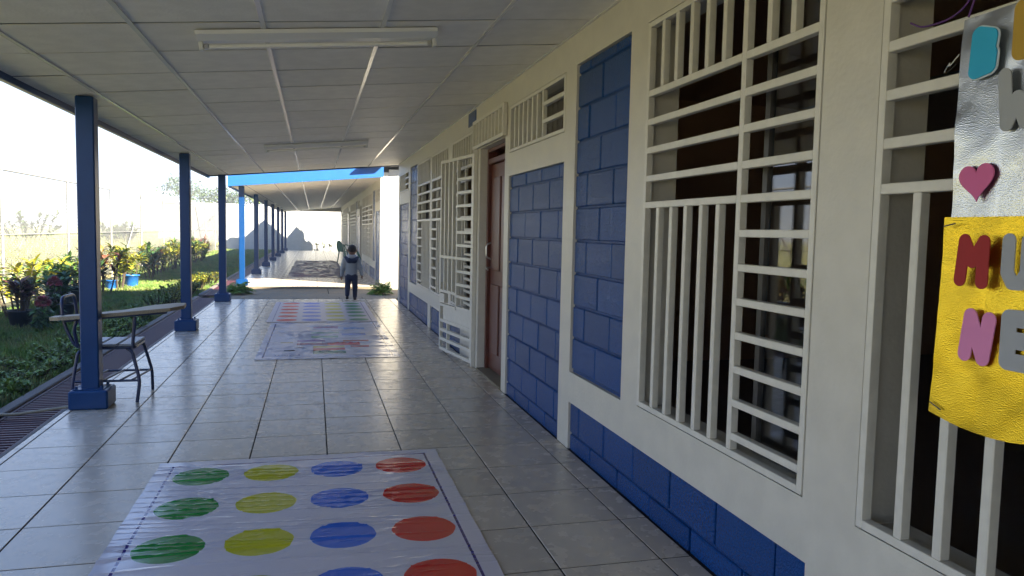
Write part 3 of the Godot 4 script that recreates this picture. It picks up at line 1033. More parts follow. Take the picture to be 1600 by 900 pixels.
# ---------------------------------------------------------------- ceiling lamps (off)
func lamps() -> void:
	var lab := ["unlit white fluorescent batten lamp on the ceiling over the dotted mat", "unlit white fluorescent batten lamp on the ceiling farther along the porch"]
	var q := [4.30, 9.88]
	for i in 2:
		var x := 0.035
		var t := thing("fluorescent_lamp", Vector3(x, cy(x), -q[i]), lab[i], "ceiling lamp", "porch ceiling lamps")
		t.rotation.z = atan(CEIL_T)
		var white := plain(lin(0.72, 0.73, 0.73), 0.35)
		var st := st_new()
		var prof := PackedVector2Array([Vector2(-0.085, -0.006), Vector2(-0.080, -0.026), Vector2(-0.030, -0.048), Vector2(0.030, -0.048), Vector2(0.080, -0.026), Vector2(0.085, -0.006)])
		add_poly(st, prof, 1.26, Transform3D(Basis(Vector3.UP, PI / 2), Vector3(-0.63, 0, 0)))
		part("housing", done(st), white, t)
		for s in [-1, 1]:
			box_part("lamp_holder", Vector3(s * 0.615 - 0.010, -0.092, -0.018), Vector3(s * 0.615 + 0.010, -0.0482, 0.018), white, t, 0.003)
			box_part("end_cap", Vector3(s * 0.590 - 0.014, -0.0855, -0.0135), Vector3(s * 0.590 + 0.014, -0.0585, 0.0135), M.steel, t, 0.005)
		part("tube", tube([Vector3(-0.575, -0.072, 0), Vector3(0.575, -0.072, 0)], 0.0125, 12), plain(lin(0.8, 0.8, 0.78), 0.12), t)

# ---------------------------------------------------------------- open gate leaf
func gate_leaf() -> void:
	var g := thing("security_gate", Vector3(WX - 0.022, 0.0, -7.245), "white barred security gate standing open beside the brown door", "gate")
	g.rotation.y = atan2(0.155, 1.0)
	# local: along -z from the hinge; width 1.0
	var W := 1.0
	var x0 := -0.018
	var x1 := 0.018
	var st := st_new()
	add_box(st, Vector3(x0, 0.03, -0.035), Vector3(x1, 2.10, 0.0), 0.002)
	add_box(st, Vector3(x0, 0.03, -W), Vector3(x1, 2.10, -W + 0.030), 0.002)
	add_box(st, Vector3(x0, 0.03, -W + 0.030), Vector3(x1, 0.062, -0.035), 0.002)
	add_box(st, Vector3(x0, 2.07, -W + 0.030), Vector3(x1, 2.10, -0.035), 0.002)
	part("gate_frame", done(st), M.bar, g)
	var a := 0.001
	var hb := func(da: float, db: float, y: float, th := 0.030) -> void: box_part("bar", Vector3(x0 + a, y - th * 0.5, -db), Vector3(x1 - a, y + th * 0.5, -da), M.bar, g, 0.002)
	var vb := func(d: float, ya: float, yb: float, th := 0.026) -> void: box_part("bar", Vector3(x0 + a, ya, -d - th * 0.5), Vector3(x1 - a, yb, -d + th * 0.5), M.bar, g, 0.002)
	# ladder half next to the hinge
	vb.call(0.46, 0.555, 2.07)
	for y in [1.87, 1.735, 1.60, 1.465, 1.33, 1.195, 1.06, 0.925, 0.79, 0.665, 0.545]: hb.call(0.035, 0.447, y)
	# long bars
	for d in [0.60, 0.73, 0.86]:
		vb.call(d, 1.075, 2.07)
		vb.call(d, 0.70, 1.045)
	hb.call(0.473, W - 0.03, 1.06)
	hb.call(0.473, W - 0.03, 0.685)
	hb.call(0.473, W - 0.03, 0.53)
	# kick plate and lower rails
	box_part("kick_plate", Vector3(-0.004, 0.375, -W + 0.10), Vector3(0.004, 0.529, -0.036), M.bar, g)
	for y in [0.36, 0.255, 0.155]: hb.call(0.035, W - 0.03, y, 0.034)
	vb.call(0.74, 0.062, 0.138)
	vb.call(0.74, 0.172, 0.238)
	vb.call(0.74, 0.272, 0.343)
	box_part("lock_box", Vector3(-0.028, 0.56, -W + 0.04), Vector3(0.020, 0.66, -W + 0.19), M.bar, g, 0.004)
	box_part("lock_plate", Vector3(-0.010, 0.78, -W - 0.006), Vector3(0.010, 1.04, -W + 0.10), M.galv, g, 0.002)
	for y in [0.22, 1.05, 1.80]:
		part("hinge", tube([Vector3(-0.012, y - 0.05, 0.018), Vector3(-0.012, y + 0.05, 0.018)], 0.013, 8), M.steel, g)

# ---------------------------------------------------------------- student desk behind the first column
func desk() -> void:
	var t := thing("student_desk", Vector3(-1.50, 0.0, -6.38), "navy tube student chair with wooden writing arm behind the blue column", "desk chair")
	var r := 0.0125
	# local x: towards the building is the front of the chair; z: +z nearer the camera
	for s in [1.0, -1.0]:
		part("leg", tube(fillet([Vector3(0.13, 0.40, s * 0.17), Vector3(0.17, 0.385, s * 0.20), Vector3(0.225, 0.16, s * 0.225), Vector3(0.225 if s < 0 else 0.205, 0.0, s * 0.232)], 0.05), r, 8), M.tube_navy, t)
		part("leg", tube(fillet([Vector3(-0.16, 0.40, s * 0.17), Vector3(-0.20, 0.385, s * 0.20), Vector3(-0.235, 0.16, s * 0.215), Vector3(-0.245, 0.0, s * 0.225)], 0.05), r, 8), M.tube_navy, t)
		part("rack_rail", tube([Vector3(-0.232, 0.165, s * 0.215), Vector3(0.222, 0.165, s * 0.222)], 0.009, 8), M.tube_navy, t)
	for x in [-0.12, 0.0, 0.12, 0.20]:
		part("rack_bar", tube([Vector3(x - 0.03, 0.170, 0.218), Vector3(x + 0.02, 0.170, -0.218)], 0.008, 8), M.tube_navy, t)
	# seat slats run from front to rear of the picture
	var sb := bx(Vector3(0.105, 0.018, 0.40), 0.004)
	for k in 3: part("seat_slat", sb, M.slat, t, Vector3(-0.115 + 0.122 * k, 0.432, 0.0))
	part("seat_frame", tube(fillet([Vector3(-0.17, 0.41, 0.18), Vector3(0.18, 0.41, 0.18), Vector3(0.18, 0.41, -0.18), Vector3(-0.17, 0.41, -0.18), Vector3(-0.17, 0.41, 0.18)], 0.04), 0.011, 8), M.tube_navy, t)
	part("back_frame", tube(fillet([Vector3(-0.10, 0.41, 0.18), Vector3(-0.22, 0.42, 0.18), Vector3(-0.30, 0.60, 0.17), Vector3(-0.315, 0.79, 0.16), Vector3(-0.315, 0.79, -0.16), Vector3(-0.30, 0.60, -0.17), Vector3(-0.22, 0.42, -0.18), Vector3(-0.10, 0.41, -0.18)], 0.07), r, 8), M.tube_navy, t)
	part("arm_post", tube([Vector3(0.17, 0.41, 0.19), Vector3(0.19, 0.645, 0.19)], r, 8), M.tube_navy, t)
	part("arm_post", tube(fillet([Vector3(-0.20, 0.42, 0.19), Vector3(-0.22, 0.55, 0.21), Vector3(-0.20, 0.625, 0.22)], 0.05), r, 8), M.tube_navy, t)
	part("arm_support", tube([Vector3(-0.28, 0.622, 0.215), Vector3(0.40, 0.668, 0.10)], 0.010, 8), M.tube_navy, t)
	var st := st_new()
	var top := PackedVector2Array([Vector2(-0.36, 0.16), Vector2(-0.365, 0.26), Vector2(-0.30, 0.29), Vector2(0.10, 0.28), Vector2(0.44, 0.20), Vector2(0.52, 0.06), Vector2(0.50, -0.16), Vector2(0.42, -0.22), Vector2(0.26, -0.18), Vector2(0.10, 0.06), Vector2(-0.10, 0.14)])
	# (x, z) outline -> lie flat, tilted slightly up to the front
	var bs := Basis(Vector3.RIGHT, -PI / 2) * Basis.IDENTITY
	var p2 := PackedVector2Array()
	for q in top: p2.append(Vector2(q.x, -q.y))
	add_poly(st, p2, 0.026, Transform3D(Basis(Vector3.BACK, 0.072) * bs, Vector3(0, 0.655, 0)))
	part("writing_board", done(st), M.board, t)

# ---------------------------------------------------------------- bodies from joined tapered capsules
func sdf(p: Vector3, bones: Array, k: float) -> float:
	var d := 1e3
	for b in bones:
		var a: Vector3 = b[0]
		var ab: Vector3 = b[1] - a
		var t := 0.0
		var l := ab.length_squared()
		if l > 1e-9: t = clampf((p - a).dot(ab) / l, 0.0, 1.0)
		var v := p - (a + ab * t)
		if b.size() > 4: v = v * b[4]
		var e: float = v.length() - lerpf(b[2], b[3], t)
		var h := clampf(0.5 + 0.5 * (d - e) / k, 0.0, 1.0)
		d = lerpf(d, e, h) - k * h * (1.0 - h)
	return d

func body_mesh(bones: Array, cell: float, k: float, st: SurfaceTool) -> void:
	var lo := Vector3.ONE * 1e3
	var hi := -lo
	for b in bones:
		var r: float = max(b[2], b[3]) * 1.5 + 2 * cell
		for q in [b[0], b[1]]:
			lo = lo.min(q - Vector3.ONE * r); hi = hi.max(q + Vector3.ONE * r)
	var n := Vector3i((hi - lo) / cell) + Vector3i.ONE * 2
	var val := PackedFloat32Array()
	val.resize(n.x * n.y * n.z)
	for z in n.z:
		for y in n.y:
			for x in n.x:
				val[x + n.x * (y + n.y * z)] = sdf(lo + Vector3(x, y, z) * cell, bones, k)
	var vert := {}
	var offs := [Vector3i(0, 0, 0), Vector3i(1, 0, 0), Vector3i(0, 1, 0), Vector3i(1, 1, 0), Vector3i(0, 0, 1), Vector3i(1, 0, 1), Vector3i(0, 1, 1), Vector3i(1, 1, 1)]
	var edges := [[0, 1], [2, 3], [4, 5], [6, 7], [0, 2], [1, 3], [4, 6], [5, 7], [0, 4], [1, 5], [2, 6], [3, 7]]
	for z in n.z - 1:
		for y in n.y - 1:
			for x in n.x - 1:
				var i0 := x + n.x * (y + n.y * z)
				var v := []
				var neg := 0
				for o in offs:
					var q: float = val[i0 + o.x + n.x * (o.y + n.y * o.z)]
					v.append(q)
					if q < 0.0: neg += 1
				if neg == 0 or neg == 8: continue
				var s := Vector3.ZERO
				var c := 0
				for e in edges:
					var a: float = v[e[0]]; var b: float = v[e[1]]
					if (a < 0.0) != (b < 0.0):
						s += Vector3(offs[e[0]]).lerp(Vector3(offs[e[1]]), a / (a - b)); c += 1
				vert[i0] = lo + (Vector3(x, y, z) + s / c) * cell
	st.set_smooth_group(1)
	var sx := 1; var sy := n.x; var sz := n.x * n.y
	for i0 in vert:
		for ax in 3:
			var e: int = [sx, sy, sz][ax]
			var u: int = [sy, sz, sx][ax]
			var w: int = [sz, sx, sy][ax]
			# the edge that starts at this cell's base corner
			if (val[i0] < 0.0) == (val[i0 + e] < 0.0): continue
			if not (vert.has(i0 - u) and vert.has(i0 - w) and vert.has(i0 - u - w)): continue
			var a: Vector3 = vert[i0]; var b: Vector3 = vert[i0 - u]; var c: Vector3 = vert[i0 - u - w]; var d: Vector3 = vert[i0 - w]
			if val[i0] < 0.0: quad(st, a, d, c, b)
			else: quad(st, a, b, c, d)

func bmesh(bones: Array, cell: float, k: float) -> ArrayMesh:
	var st := st_new()
	body_mesh(bones, cell, k, st)
	return done(st)

func boy() -> void:
	var t := thing("person", Vector3(0.685, 0.0, -14.42), "small child in grey hoodie with navy hood and navy trousers walking away", "person")
	var V := func(x: float, y: float, z: float) -> Vector3: return Vector3(x, y, z)
	# joints (back view: -z is forward)
	var hipL: Vector3 = V.call(-0.055, 0.455, 0.0); var hipR: Vector3 = V.call(0.055, 0.455, 0.0)
	var kneL: Vector3 = V.call(-0.070, 0.255, 0.0); var kneR: Vector3 = V.call(0.068, 0.25, -0.03)
	var ankL: Vector3 = V.call(-0.080, 0.085, 0.10); var ankR: Vector3 = V.call(0.066, 0.05, 0.0)
	var shL: Vector3 = V.call(-0.118, 0.755, 0.0); var shR: Vector3 = V.call(0.118, 0.755, 0.0)
	var elL: Vector3 = V.call(-0.165, 0.60, 0.01); var elR: Vector3 = V.call(0.168, 0.605, 0.02)
	var wrL: Vector3 = V.call(-0.178, 0.455, -0.03); var wrR: Vector3 = V.call(0.195, 0.475, -0.01)
	var nk: Vector3 = V.call(0.0, 0.80, 0.0)
	var hd: Vector3 = V.call(0.012, 0.93, -0.012)
	var skin := plain(lin(0.22, 0.115, 0.075), 0.5)
	var grey := plain(lin(0.30, 0.32, 0.34), 0.9)
	var navy := plain(lin(0.015, 0.022, 0.055), 0.85)
	var pale := plain(lin(0.42, 0.43, 0.46), 0.9)
	var dark := plain(lin(0.022, 0.016, 0.013), 0.75)
	var body := [[hipL, kneL, 0.052, 0.036], [hipR, kneR, 0.052, 0.036], [kneL, ankL, 0.036, 0.025], [kneR, ankR, 0.036, 0.025],
		[V.call(0, 0.47, 0), V.call(0, 0.72, 0), 0.072, 0.080], [shL, shR, 0.036, 0.036], [shL, elL, 0.032, 0.026], [shR, elR, 0.032, 0.026],
		[elL, wrL, 0.026, 0.018], [elR, wrR, 0.026, 0.018], [nk, hd, 0.034, 0.034]]
	body.append([hd + Vector3(0, -0.03, -0.02), hd + Vector3(0, -0.03, -0.02), 0.062, 0.062])
	body.append([hd + Vector3(0, 0.02, 0.005), hd + Vector3(0, 0.02, 0.005), 0.080, 0.080])
	for s in [-1.0, 1.0]:
		body.append([hd + Vector3(s * 0.080, -0.01, 0.0), hd + Vector3(s * 0.088, 0.012, 0.004), 0.011, 0.013])
	body.append([hd + Vector3(0, -0.025, -0.085), hd + Vector3(0, 0.0, -0.078), 0.012, 0.009])
	var st := st_new()
	body_mesh(body, 0.012, 0.028, st)
	# hands with separate fingers
	for h in [[wrL, -1.0], [wrR, 1.0]]:
		var w: Vector3 = h[0]; var s: float = h[1]
		var hand := [[w, w + Vector3(s * 0.002, -0.045, -0.006), 0.016, 0.019]]
		for i in 4:
			var o := w + Vector3(s * 0.004, -0.050, -0.022 + 0.0125 * i)
			var L: float = [0.030, 0.036, 0.034, 0.026][i]
			var m := o + Vector3(s * 0.002, -L * 0.55, -0.002)
			hand.append([o, m, 0.0068, 0.0062]); hand.append([m, m + Vector3(-s * 0.008, -L * 0.45, -0.002), 0.0062, 0.0052])
		hand.append([w + Vector3(0, -0.018, -0.016), w + Vector3(-s * 0.006, -0.045, -0.034), 0.0085, 0.0062])
		body_mesh(hand, 0.0042, 0.006, st)
	part("body", done(st), skin, t)
	# clothing
	var hood := [[shL + Vector3(0.004, 0.0, 0), shR - Vector3(0.004, 0, 0), 0.046, 0.046], [V.call(0, 0.50, 0), V.call(0, 0.72, 0.0), 0.098, 0.094, Vector3(0.86, 1, 1.12)],
		[shL, elL, 0.047, 0.042], [shR, elR, 0.047, 0.042], [elL, wrL + Vector3(0, 0.012, 0), 0.042, 0.030], [elR, wrR + Vector3(0, 0.012, 0), 0.042, 0.030]]
	part("hoodie", bmesh(hood, 0.011, 0.03), grey, t)
	part("hem_band", bmesh([[V.call(-0.055, 0.475, 0), V.call(0.055, 0.475, 0), 0.068, 0.068, Vector3(1, 1.6, 1)]], 0.011, 0.02), grey, t)
	part("navy_hood", bmesh([[V.call(-0.105, 0.795, 0.01), V.call(-0.05, 0.745, 0.088), 0.034, 0.040], [V.call(0.105, 0.795, 0.01), V.call(0.05, 0.745, 0.088), 0.034, 0.040], [V.call(-0.05, 0.742, 0.088), V.call(0.05, 0.742, 0.088), 0.042, 0.042]], 0.010, 0.03), navy, t)
	part("hood_lining", bmesh([[V.call(-0.062, 0.822, 0.005), V.call(0.062, 0.822, 0.005), 0.036, 0.036], [V.call(-0.03, 0.815, 0.05), V.call(0.03, 0.815, 0.05), 0.036, 0.036]], 0.010, 0.03), pale, t)
	var trouser := [[hipL, kneL, 0.064, 0.050], [hipR, kneR, 0.064, 0.050], [kneL, ankL + Vector3(0, 0.02, 0), 0.050, 0.040], [kneR, ankR + Vector3(0, 0.02, 0), 0.050, 0.040], [V.call(-0.03, 0.47, 0.01), V.call(0.03, 0.47, 0.01), 0.074, 0.074]]
	part("trousers", bmesh(trouser, 0.011, 0.016), navy, t)
	for q in [[ankL, 0.10], [ankR, 0.0]]:
		var a: Vector3 = q[0]
		var base := Vector3(a.x, 0.030 if q[1] == 0.0 else 0.050, a.z)
		part("shoe", bmesh([[base + Vector3(0, 0, 0.012), base + Vector3(0, -0.006, -0.085), 0.032, 0.026, Vector3(1, 1.15, 1)]], 0.009, 0.02), dark, t)
	part("hair", bmesh([[hd + Vector3(0, 0.030, 0.012), hd + Vector3(0, 0.030, 0.012), 0.081, 0.081], [hd + Vector3(0, 0.06, -0.04), hd + Vector3(0, 0.055, -0.03), 0.055, 0.055]], 0.009, 0.03), dark, t)
	var eye := plain(lin(0.02, 0.015, 0.012), 0.2)
	for s in [-1.0, 1.0]:
		var sp := SphereMesh.new(); sp.radius = 0.008; sp.height = 0.016; sp.radial_segments = 10; sp.rings = 6
		part("eye", sp, eye, t, hd + Vector3(s * 0.028, -0.004, -0.076))
	part("mouth", bmesh([[hd + Vector3(-0.014, -0.058, -0.076), hd + Vector3(0.014, -0.058, -0.076), 0.0055, 0.0055]], 0.003, 0.004), plain(lin(0.25, 0.09, 0.07), 0.5), t)

# ---------------------------------------------------------------- green plastic chairs on the far porch
func green_chairs() -> void:
	var green := plain(lin(0.008, 0.115, 0.075), 0.4)
	var lab := ["dark green plastic chair by the far wall just past the child", "dark green plastic chair standing deeper in the far porch"]
	var pos := [Vector3(1.17, 0, -23.2), Vector3(1.22, 0, -30.5)]
	for i in 2:
		var t := thing("plastic_chair", pos[i], lab[i], "chair", "green chairs on the far porch")
		t.rotation.y = [-PI / 2, -PI / 2 + 0.5][i]
		var st := st_new()
		add_box(st, Vector3(-0.22, 0.42, -0.22), Vector3(0.22, 0.45, 0.22), 0.012)
		part("seat", done(st), green, t)
		st = st_new()
		var poly := PackedVector2Array()
		for k in 17:
			var a := PI * k / 16.0
			poly.append(Vector2(cos(a) * 0.22, 0.62 + sin(a) * 0.26))
		poly.append(Vector2(-0.20, 0.44)); poly.append(Vector2(0.20, 0.44))
		add_poly(st, poly, 0.03, Transform3D(Basis(Vector3.RIGHT, 0.18), Vector3(0, 0.0, 0.14)))
		part("backrest", done(st), green, t)
		for s in [-1.0, 1.0]:
			for q in [-1.0, 1.0]:
				part("leg", tube([Vector3(s * 0.19, 0.43, q * 0.18), Vector3(s * 0.235, 0.0, q * 0.23)], 0.026, 8, 0.018), green, t)
			part("armrest", tube(fillet([Vector3(s * 0.21, 0.70, 0.17), Vector3(s * 0.245, 0.67, -0.10), Vector3(s * 0.22, 0.44, -0.19)], 0.08), 0.020, 8), green, t)

# ---------------------------------------------------------------- foil banners with foam letters
func foil_tex(sd: int) -> ImageTexture:
	return bump_tex(noise_img(sd, 0.14, 2, 512, FastNoiseLite.TYPE_CELLULAR), 2.2)

func foil(w: float, h: float, curl: float, sd: int) -> ArrayMesh:
	# local: x across (to the right of the picture), y up from the bottom, z towards the porch
	var n := FastNoiseLite.new(); n.seed = sd; n.frequency = 1.4
	var st := st_new()
	st.set_smooth_group(1)
	var nx := 28
	var ny := 30
	var P := func(i: int, j: int) -> Vector3:
		var u := float(i) / nx; var v := float(j) / ny
		var z := 0.007 * n.get_noise_2d(u * 1.6, v * 1.4) + curl * pow(1.0 - v, 2.0) * 0.014 + 0.005 * sin(v * 4.0 + u * 1.3)
		var x := u * w + 0.004 * sin(v * 5.0)
		return Vector3(x, v * h - curl * 0.02 * sin(u * 5.0) * (1.0 - v), z)
	for i in nx:
		for j in ny:
			for q in [[0, 0], [0, 1], [1, 1], [0, 0], [1, 1], [1, 0]]:
				st.set_uv(Vector2(float(i + q[0]) / nx * w * 4.5, float(j + q[1]) / ny * h * 4.5))
				st.add_vertex(P.call(i + q[0], j + q[1]))
	st.generate_normals()
	st.generate_tangents()
	return st.commit()

func stroke_letter(parent: Node, strokes: Array, rad: float, at: Vector3, c: Color, scale: float, rim := Color(0, 0, 0, 0), tilt := 0.0) -> void:
	# joins fat strokes into one outline
	for pass_i in 2:
		if pass_i == 0 and rim.a == 0.0: continue
		var rr := rad + (0.035 if pass_i == 0 else 0.0)
		var shapes: Array[PackedVector2Array] = []
		for s in strokes:
			var big := PackedVector2Array()
			for v in s: big.append(v * 200.0)
			for o in Geometry2D.offset_polyline(big, rr * 200.0, Geometry2D.JOIN_ROUND, Geometry2D.END_ROUND):
				if not Geometry2D.is_polygon_clockwise(o): shapes.append(o)
		var cur := shapes[0]
		for i in range(1, shapes.size()):
			for o in Geometry2D.merge_polygons(cur, shapes[i]):
				if not Geometry2D.is_polygon_clockwise(o):
					cur = o
					break
		var p := PackedVector2Array()
		for v in cur: p.append((v * scale / 200.0).rotated(tilt))
		var st := st_new()
		add_poly(st, p, 0.003, Transform3D(Basis.IDENTITY, at + Vector3(0, 0, 0.004 * pass_i)))
		part("letter" if pass_i == 1 else "letter_rim", done(st), plain(rim if pass_i == 0 else c, 0.75), parent)

func banners() -> void:
	# local frame: x to the right in the picture = +z in the world, facing the porch (-x)
	var bs := Basis(Vector3(0, 0, 1), Vector3(0, 1, 0), Vector3(-1, 0, 0))
	var silver := plain(lin(0.52, 0.53, 0.54), 0.22, 1.0)
	silver.normal_enabled = true; silver.normal_texture = foil_tex(41); silver.normal_scale = 0.45
	var gold := plain(lin(0.70, 0.47, 0.03), 0.24, 1.0)
	gold.normal_enabled = true; gold.normal_texture = foil_tex(43); gold.normal_scale = 0.6
	var s := thing("silver_banner", Vector3(1.458, 1.385, -1.462), "silver foil sheet with blue letter and pink heart hanging on the window bars", "banner")
	s.basis = bs
	var sh := part("sheet", foil(0.48, 0.475, 0.0, 5), silver, s)
	sh.set_meta("label", "shiny silver foil")
	# bubble letters: B, E, U and W shaped from strokes (unit box)
	var LB := [[Vector2(0, 0), Vector2(0, 1)], [Vector2(0, 1), Vector2(0.38, 0.9), Vector2(0.36, 0.6), Vector2(0, 0.5)], [Vector2(0, 0.5), Vector2(0.42, 0.42), Vector2(0.42, 0.1), Vector2(0, 0)]]
	var LE := [[Vector2(0, 0), Vector2(0, 1)], [Vector2(0, 0), Vector2(0.5, 0)], [Vector2(0, 0.5), Vector2(0.4, 0.5)], [Vector2(0, 1), Vector2(0.5, 1)]]
	var LM := [[Vector2(0, 0), Vector2(0.05, 1)], [Vector2(0.05, 1), Vector2(0.33, 0.5), Vector2(0.62, 1)], [Vector2(0.62, 1), Vector2(0.66, 0)]]
	var LN := [[Vector2(0, 0), Vector2(0.04, 1)], [Vector2(0.04, 1), Vector2(0.55, 0)], [Vector2(0.55, 0), Vector2(0.6, 1)]]
	var LU := [[Vector2(0, 1), Vector2(0, 0.25), Vector2(0.14, 0.02), Vector2(0.36, 0.02), Vector2(0.5, 0.25), Vector2(0.5, 1)]]
	var LW := [[Vector2(0, 1), Vector2(0.12, 0), Vector2(0.33, 0.5), Vector2(0.54, 0), Vector2(0.66, 1)]]
	var zf := 0.0105
	stroke_letter(s, LB, 0.235, Vector3(0.058, 0.345, zf), lin(0.02, 0.36, 0.58), 0.078, lin(0.6, 0.68, 0.72), -0.06)
	stroke_letter(s, LE, 0.22, Vector3(0.168, 0.365, zf), lin(0.42, 0.26, 0.03), 0.088)
	stroke_letter(s, LW, 0.15, Vector3(0.135, 0.215, zf), lin(0.33, 0.34, 0.35), 0.105)
	var heart := PackedVector2Array()
	for k in 40:
		var a := TAU * k / 40.0
		heart.append(Vector2(16.0 * pow(sin(a), 3.0), 13.0 * cos(a) - 5.0 * cos(2.0 * a) - 2.0 * cos(3.0 * a) - cos(4.0 * a)) * 0.0029)
	var st := st_new()
	add_poly(st, heart, 0.003, Transform3D(Basis(Vector3.BACK, 0.08), Vector3(0.076, 0.100, zf)))
	part("heart", done(st), plain(lin(0.62, 0.13, 0.30), 0.75), s)
	var g := thing("gold_banner", Vector3(1.440, 0.940, -1.460), "gold foil sheet with red, pink and silver letters below the silver sheet", "banner")
	g.basis = bs
	part("sheet", foil(0.50, 0.462, 1.0, 9), gold, g).set_meta("label", "shiny gold foil")
	var zg := 0.0150
	stroke_letter(g, LM, 0.175, Vector3(0.072, 0.320, zg), lin(0.32, 0.018, 0.018), 0.088, Color(0, 0, 0, 0), -0.04)
	stroke_letter(g, LU, 0.17, Vector3(0.192, 0.320, zg), lin(0.33, 0.34, 0.36), 0.090)
	stroke_letter(g, LN, 0.20, Vector3(0.098, 0.155, zg), lin(0.64, 0.22, 0.42), 0.086, Color(0, 0, 0, 0), -0.08)
	stroke_letter(g, LE, 0.20, Vector3(0.205, 0.155, zg), lin(0.33, 0.34, 0.36), 0.092)
	for q in [[Vector3(0.008, 0.440, 0.012), Vector3(0.042, 0.447, 0.012)], [Vector3(0.010, 0.024, 0.022), Vector3(0.044, 0.012, 0.022)]]:
		part("staple", tube([q[0], q[1]], 0.0016, 6), M.tube_navy, g)
	# purple ribbon that ties the silver sheet to the bars, and a bit of bent wire
	var rib := part("ribbon", tube(fillet([Vector3(1.49, 1.905, -1.66), Vector3(1.47, 1.876, -1.60), Vector3(1.47, 1.874, -1.52), Vector3(1.46, 1.885, -1.465), Vector3(1.45, 1.93, -1.41), Vector3(1.45, 1.90, -1.425), Vector3(1.455, 1.86, -1.445)], 0.03), 0.0024, 6), plain(lin(0.09, 0.02, 0.16), 0.5), self)
	tag(rib, "thin purple ribbon tied to the bars above the silver foil", "ribbon")
	var wr := part("bent_wire", tube(fillet([Vector3(1.60, 1.80, -1.62), Vector3(1.56, 1.775, -1.60), Vector3(1.53, 1.765, -1.585), Vector3(1.515, 1.775, -1.56), Vector3(1.51, 1.785, -1.545), Vector3(1.51, 1.772, -1.55), Vector3(1.52, 1.80, -1.53)], 0.02), 0.0016, 6), M.steel, self)
	tag(wr, "short curled wire hooked between the window bars beside the silver foil", "wire")

# ---------------------------------------------------------------- plants
func leaf(st: SurfaceTool, base: Vector3, dir: Vector3, up: Vector3, ln: float, wd: float, droop: float, c: Color) -> void:
	var side := dir.cross(up).normalized()
	if side.length() < 0.5: side = Vector3.RIGHT
	var nrm := side.cross(dir).normalized()
	var m1 := base + dir * ln * 0.38 + nrm * ln * 0.04
	var m2 := base + dir * ln * 0.72 - nrm * ln * droop * 0.35
	var tip := base + dir * ln - nrm * ln * droop
	var w1 := side * wd * 0.5
	var w2 := side * wd * 0.40
	var f := nrm * wd * 0.14
	st.set_color(c)
	tri(st, base, m1 - w1 + f, m1); tri(st, base, m1, m1 + w1 + f)
	quad(st, m1 - w1 + f, m2 - w2 + f, m2, m1); quad(st, m1, m2, m2 + w2 + f, m1 + w1 + f)
	tri(st, m2 - w2 + f, tip, m2); tri(st, m2, tip, m2 + w2 + f)

func rnd_dir(y0: float, y1: float) -> Vector3:
	var a := rng.randf() * TAU
	var y := rng.randf_range(y0, y1)
	var r := sqrt(max(0.0, 1.0 - y * y))
	return Vector3(cos(a) * r, y, sin(a) * r)

# broad-leaved shrub: several stems, each carrying whorls of long leaves
func shrub(called: String, at: Vector3, h: float, spread: float, stems: int, leaves: int, ln: float, wd: float, pal: Array, label: String, category: String, group: String) -> Node3D:
	var t := thing(called, at, label, category, group)
	var ss := st_new()
	var ls := st_new()
	ls.set_smooth_group(-1)
	for s in stems:
		var a := rng.randf() * TAU
		var q := sqrt(rng.randf()) * spread
		var b := Vector3(cos(a), 0, sin(a)) * q * 0.35
		var e := Vector3(cos(a) * q, h * rng.randf_range(0.55, 0.92), sin(a) * q)
		add_tube(ss, [b, b.lerp(e, 0.5) + Vector3(0, h * 0.06, 0), e], 0.012 + 0.006 * h, 5, 0.005)
		for k in leaves:
			var tt := sqrt(rng.randf_range(0.08, 1.0))
			var p := b.lerp(e, tt) + Vector3(0, h * 0.10 * sin(PI * tt), 0)
			var d := rnd_dir(-0.15, 0.85)
			d = (d + Vector3(0, 0.35 * tt, 0)).normalized()
			var c: Color = pal[rng.randi() % pal.size()]
			var v := rng.randf_range(0.75, 1.25)
			leaf(ls, p, d, Vector3.UP, ln * rng.randf_range(0.6, 1.15), wd * rng.randf_range(0.75, 1.2), rng.randf_range(0.05, 0.45), Color(c.r * v, c.g * v, c.b * v))
	part("stems", done(ss), M.bark, t)
	ls.generate_normals()
	part("foliage", ls.commit(), M.leaf, t)
	return t

# fern: arching fronds with paired leaflets
func fern(at: Vector3, ln: float, pal: Array, label: String) -> void:
	var t := thing("fern", at, label, "fern", "ferns in the gap")
	var ss := st_new()
	var ls := st_new()
	ls.set_smooth_group(-1)
	for k in 46:
		var a := rng.randf() * TAU
		var out := Vector3(cos(a), 0, sin(a))
		var lift := rng.randf_range(0.15, 1.0)
		var L := ln * rng.randf_range(0.7, 1.1)
		var pts := []
		for q in 7:
			var u := q / 6.0
			pts.append(out * L * u * lerpf(0.95, 0.45, lift) + Vector3(0, L * (lift * 1.25 * u - (0.35 + 0.35 * lift) * u * u) + 0.03, 0))
		add_tube(ss, pts, 0.004, 4, 0.0015)
		var side := out.cross(Vector3.UP)
		for q in 15:
			var u := (q + 1) / 16.0
			var i0 := int(u * 6.0)
			var p: Vector3 = pts[i0].lerp(pts[min(i0 + 1, 6)], u * 6.0 - i0)
			var w := 0.085 * sin(PI * (0.12 + 0.86 * u)) + 0.015
			for sgn in [-1.0, 1.0]:
				var c: Color = pal[rng.randi() % pal.size()]
				var v := rng.randf_range(0.75, 1.25)
				leaf(ls, p, (side * sgn + out * 0.45 + Vector3(0, rng.randf_range(-0.25, 0.25), 0)).normalized(), Vector3.UP, w, 0.026, 0.25, Color(c.r * v, c.g * v, c.b * v))
	part("stems", done(ss), M.bark, t)
	ls.generate_normals()
	part("fronds", ls.commit(), M.leaf, t)

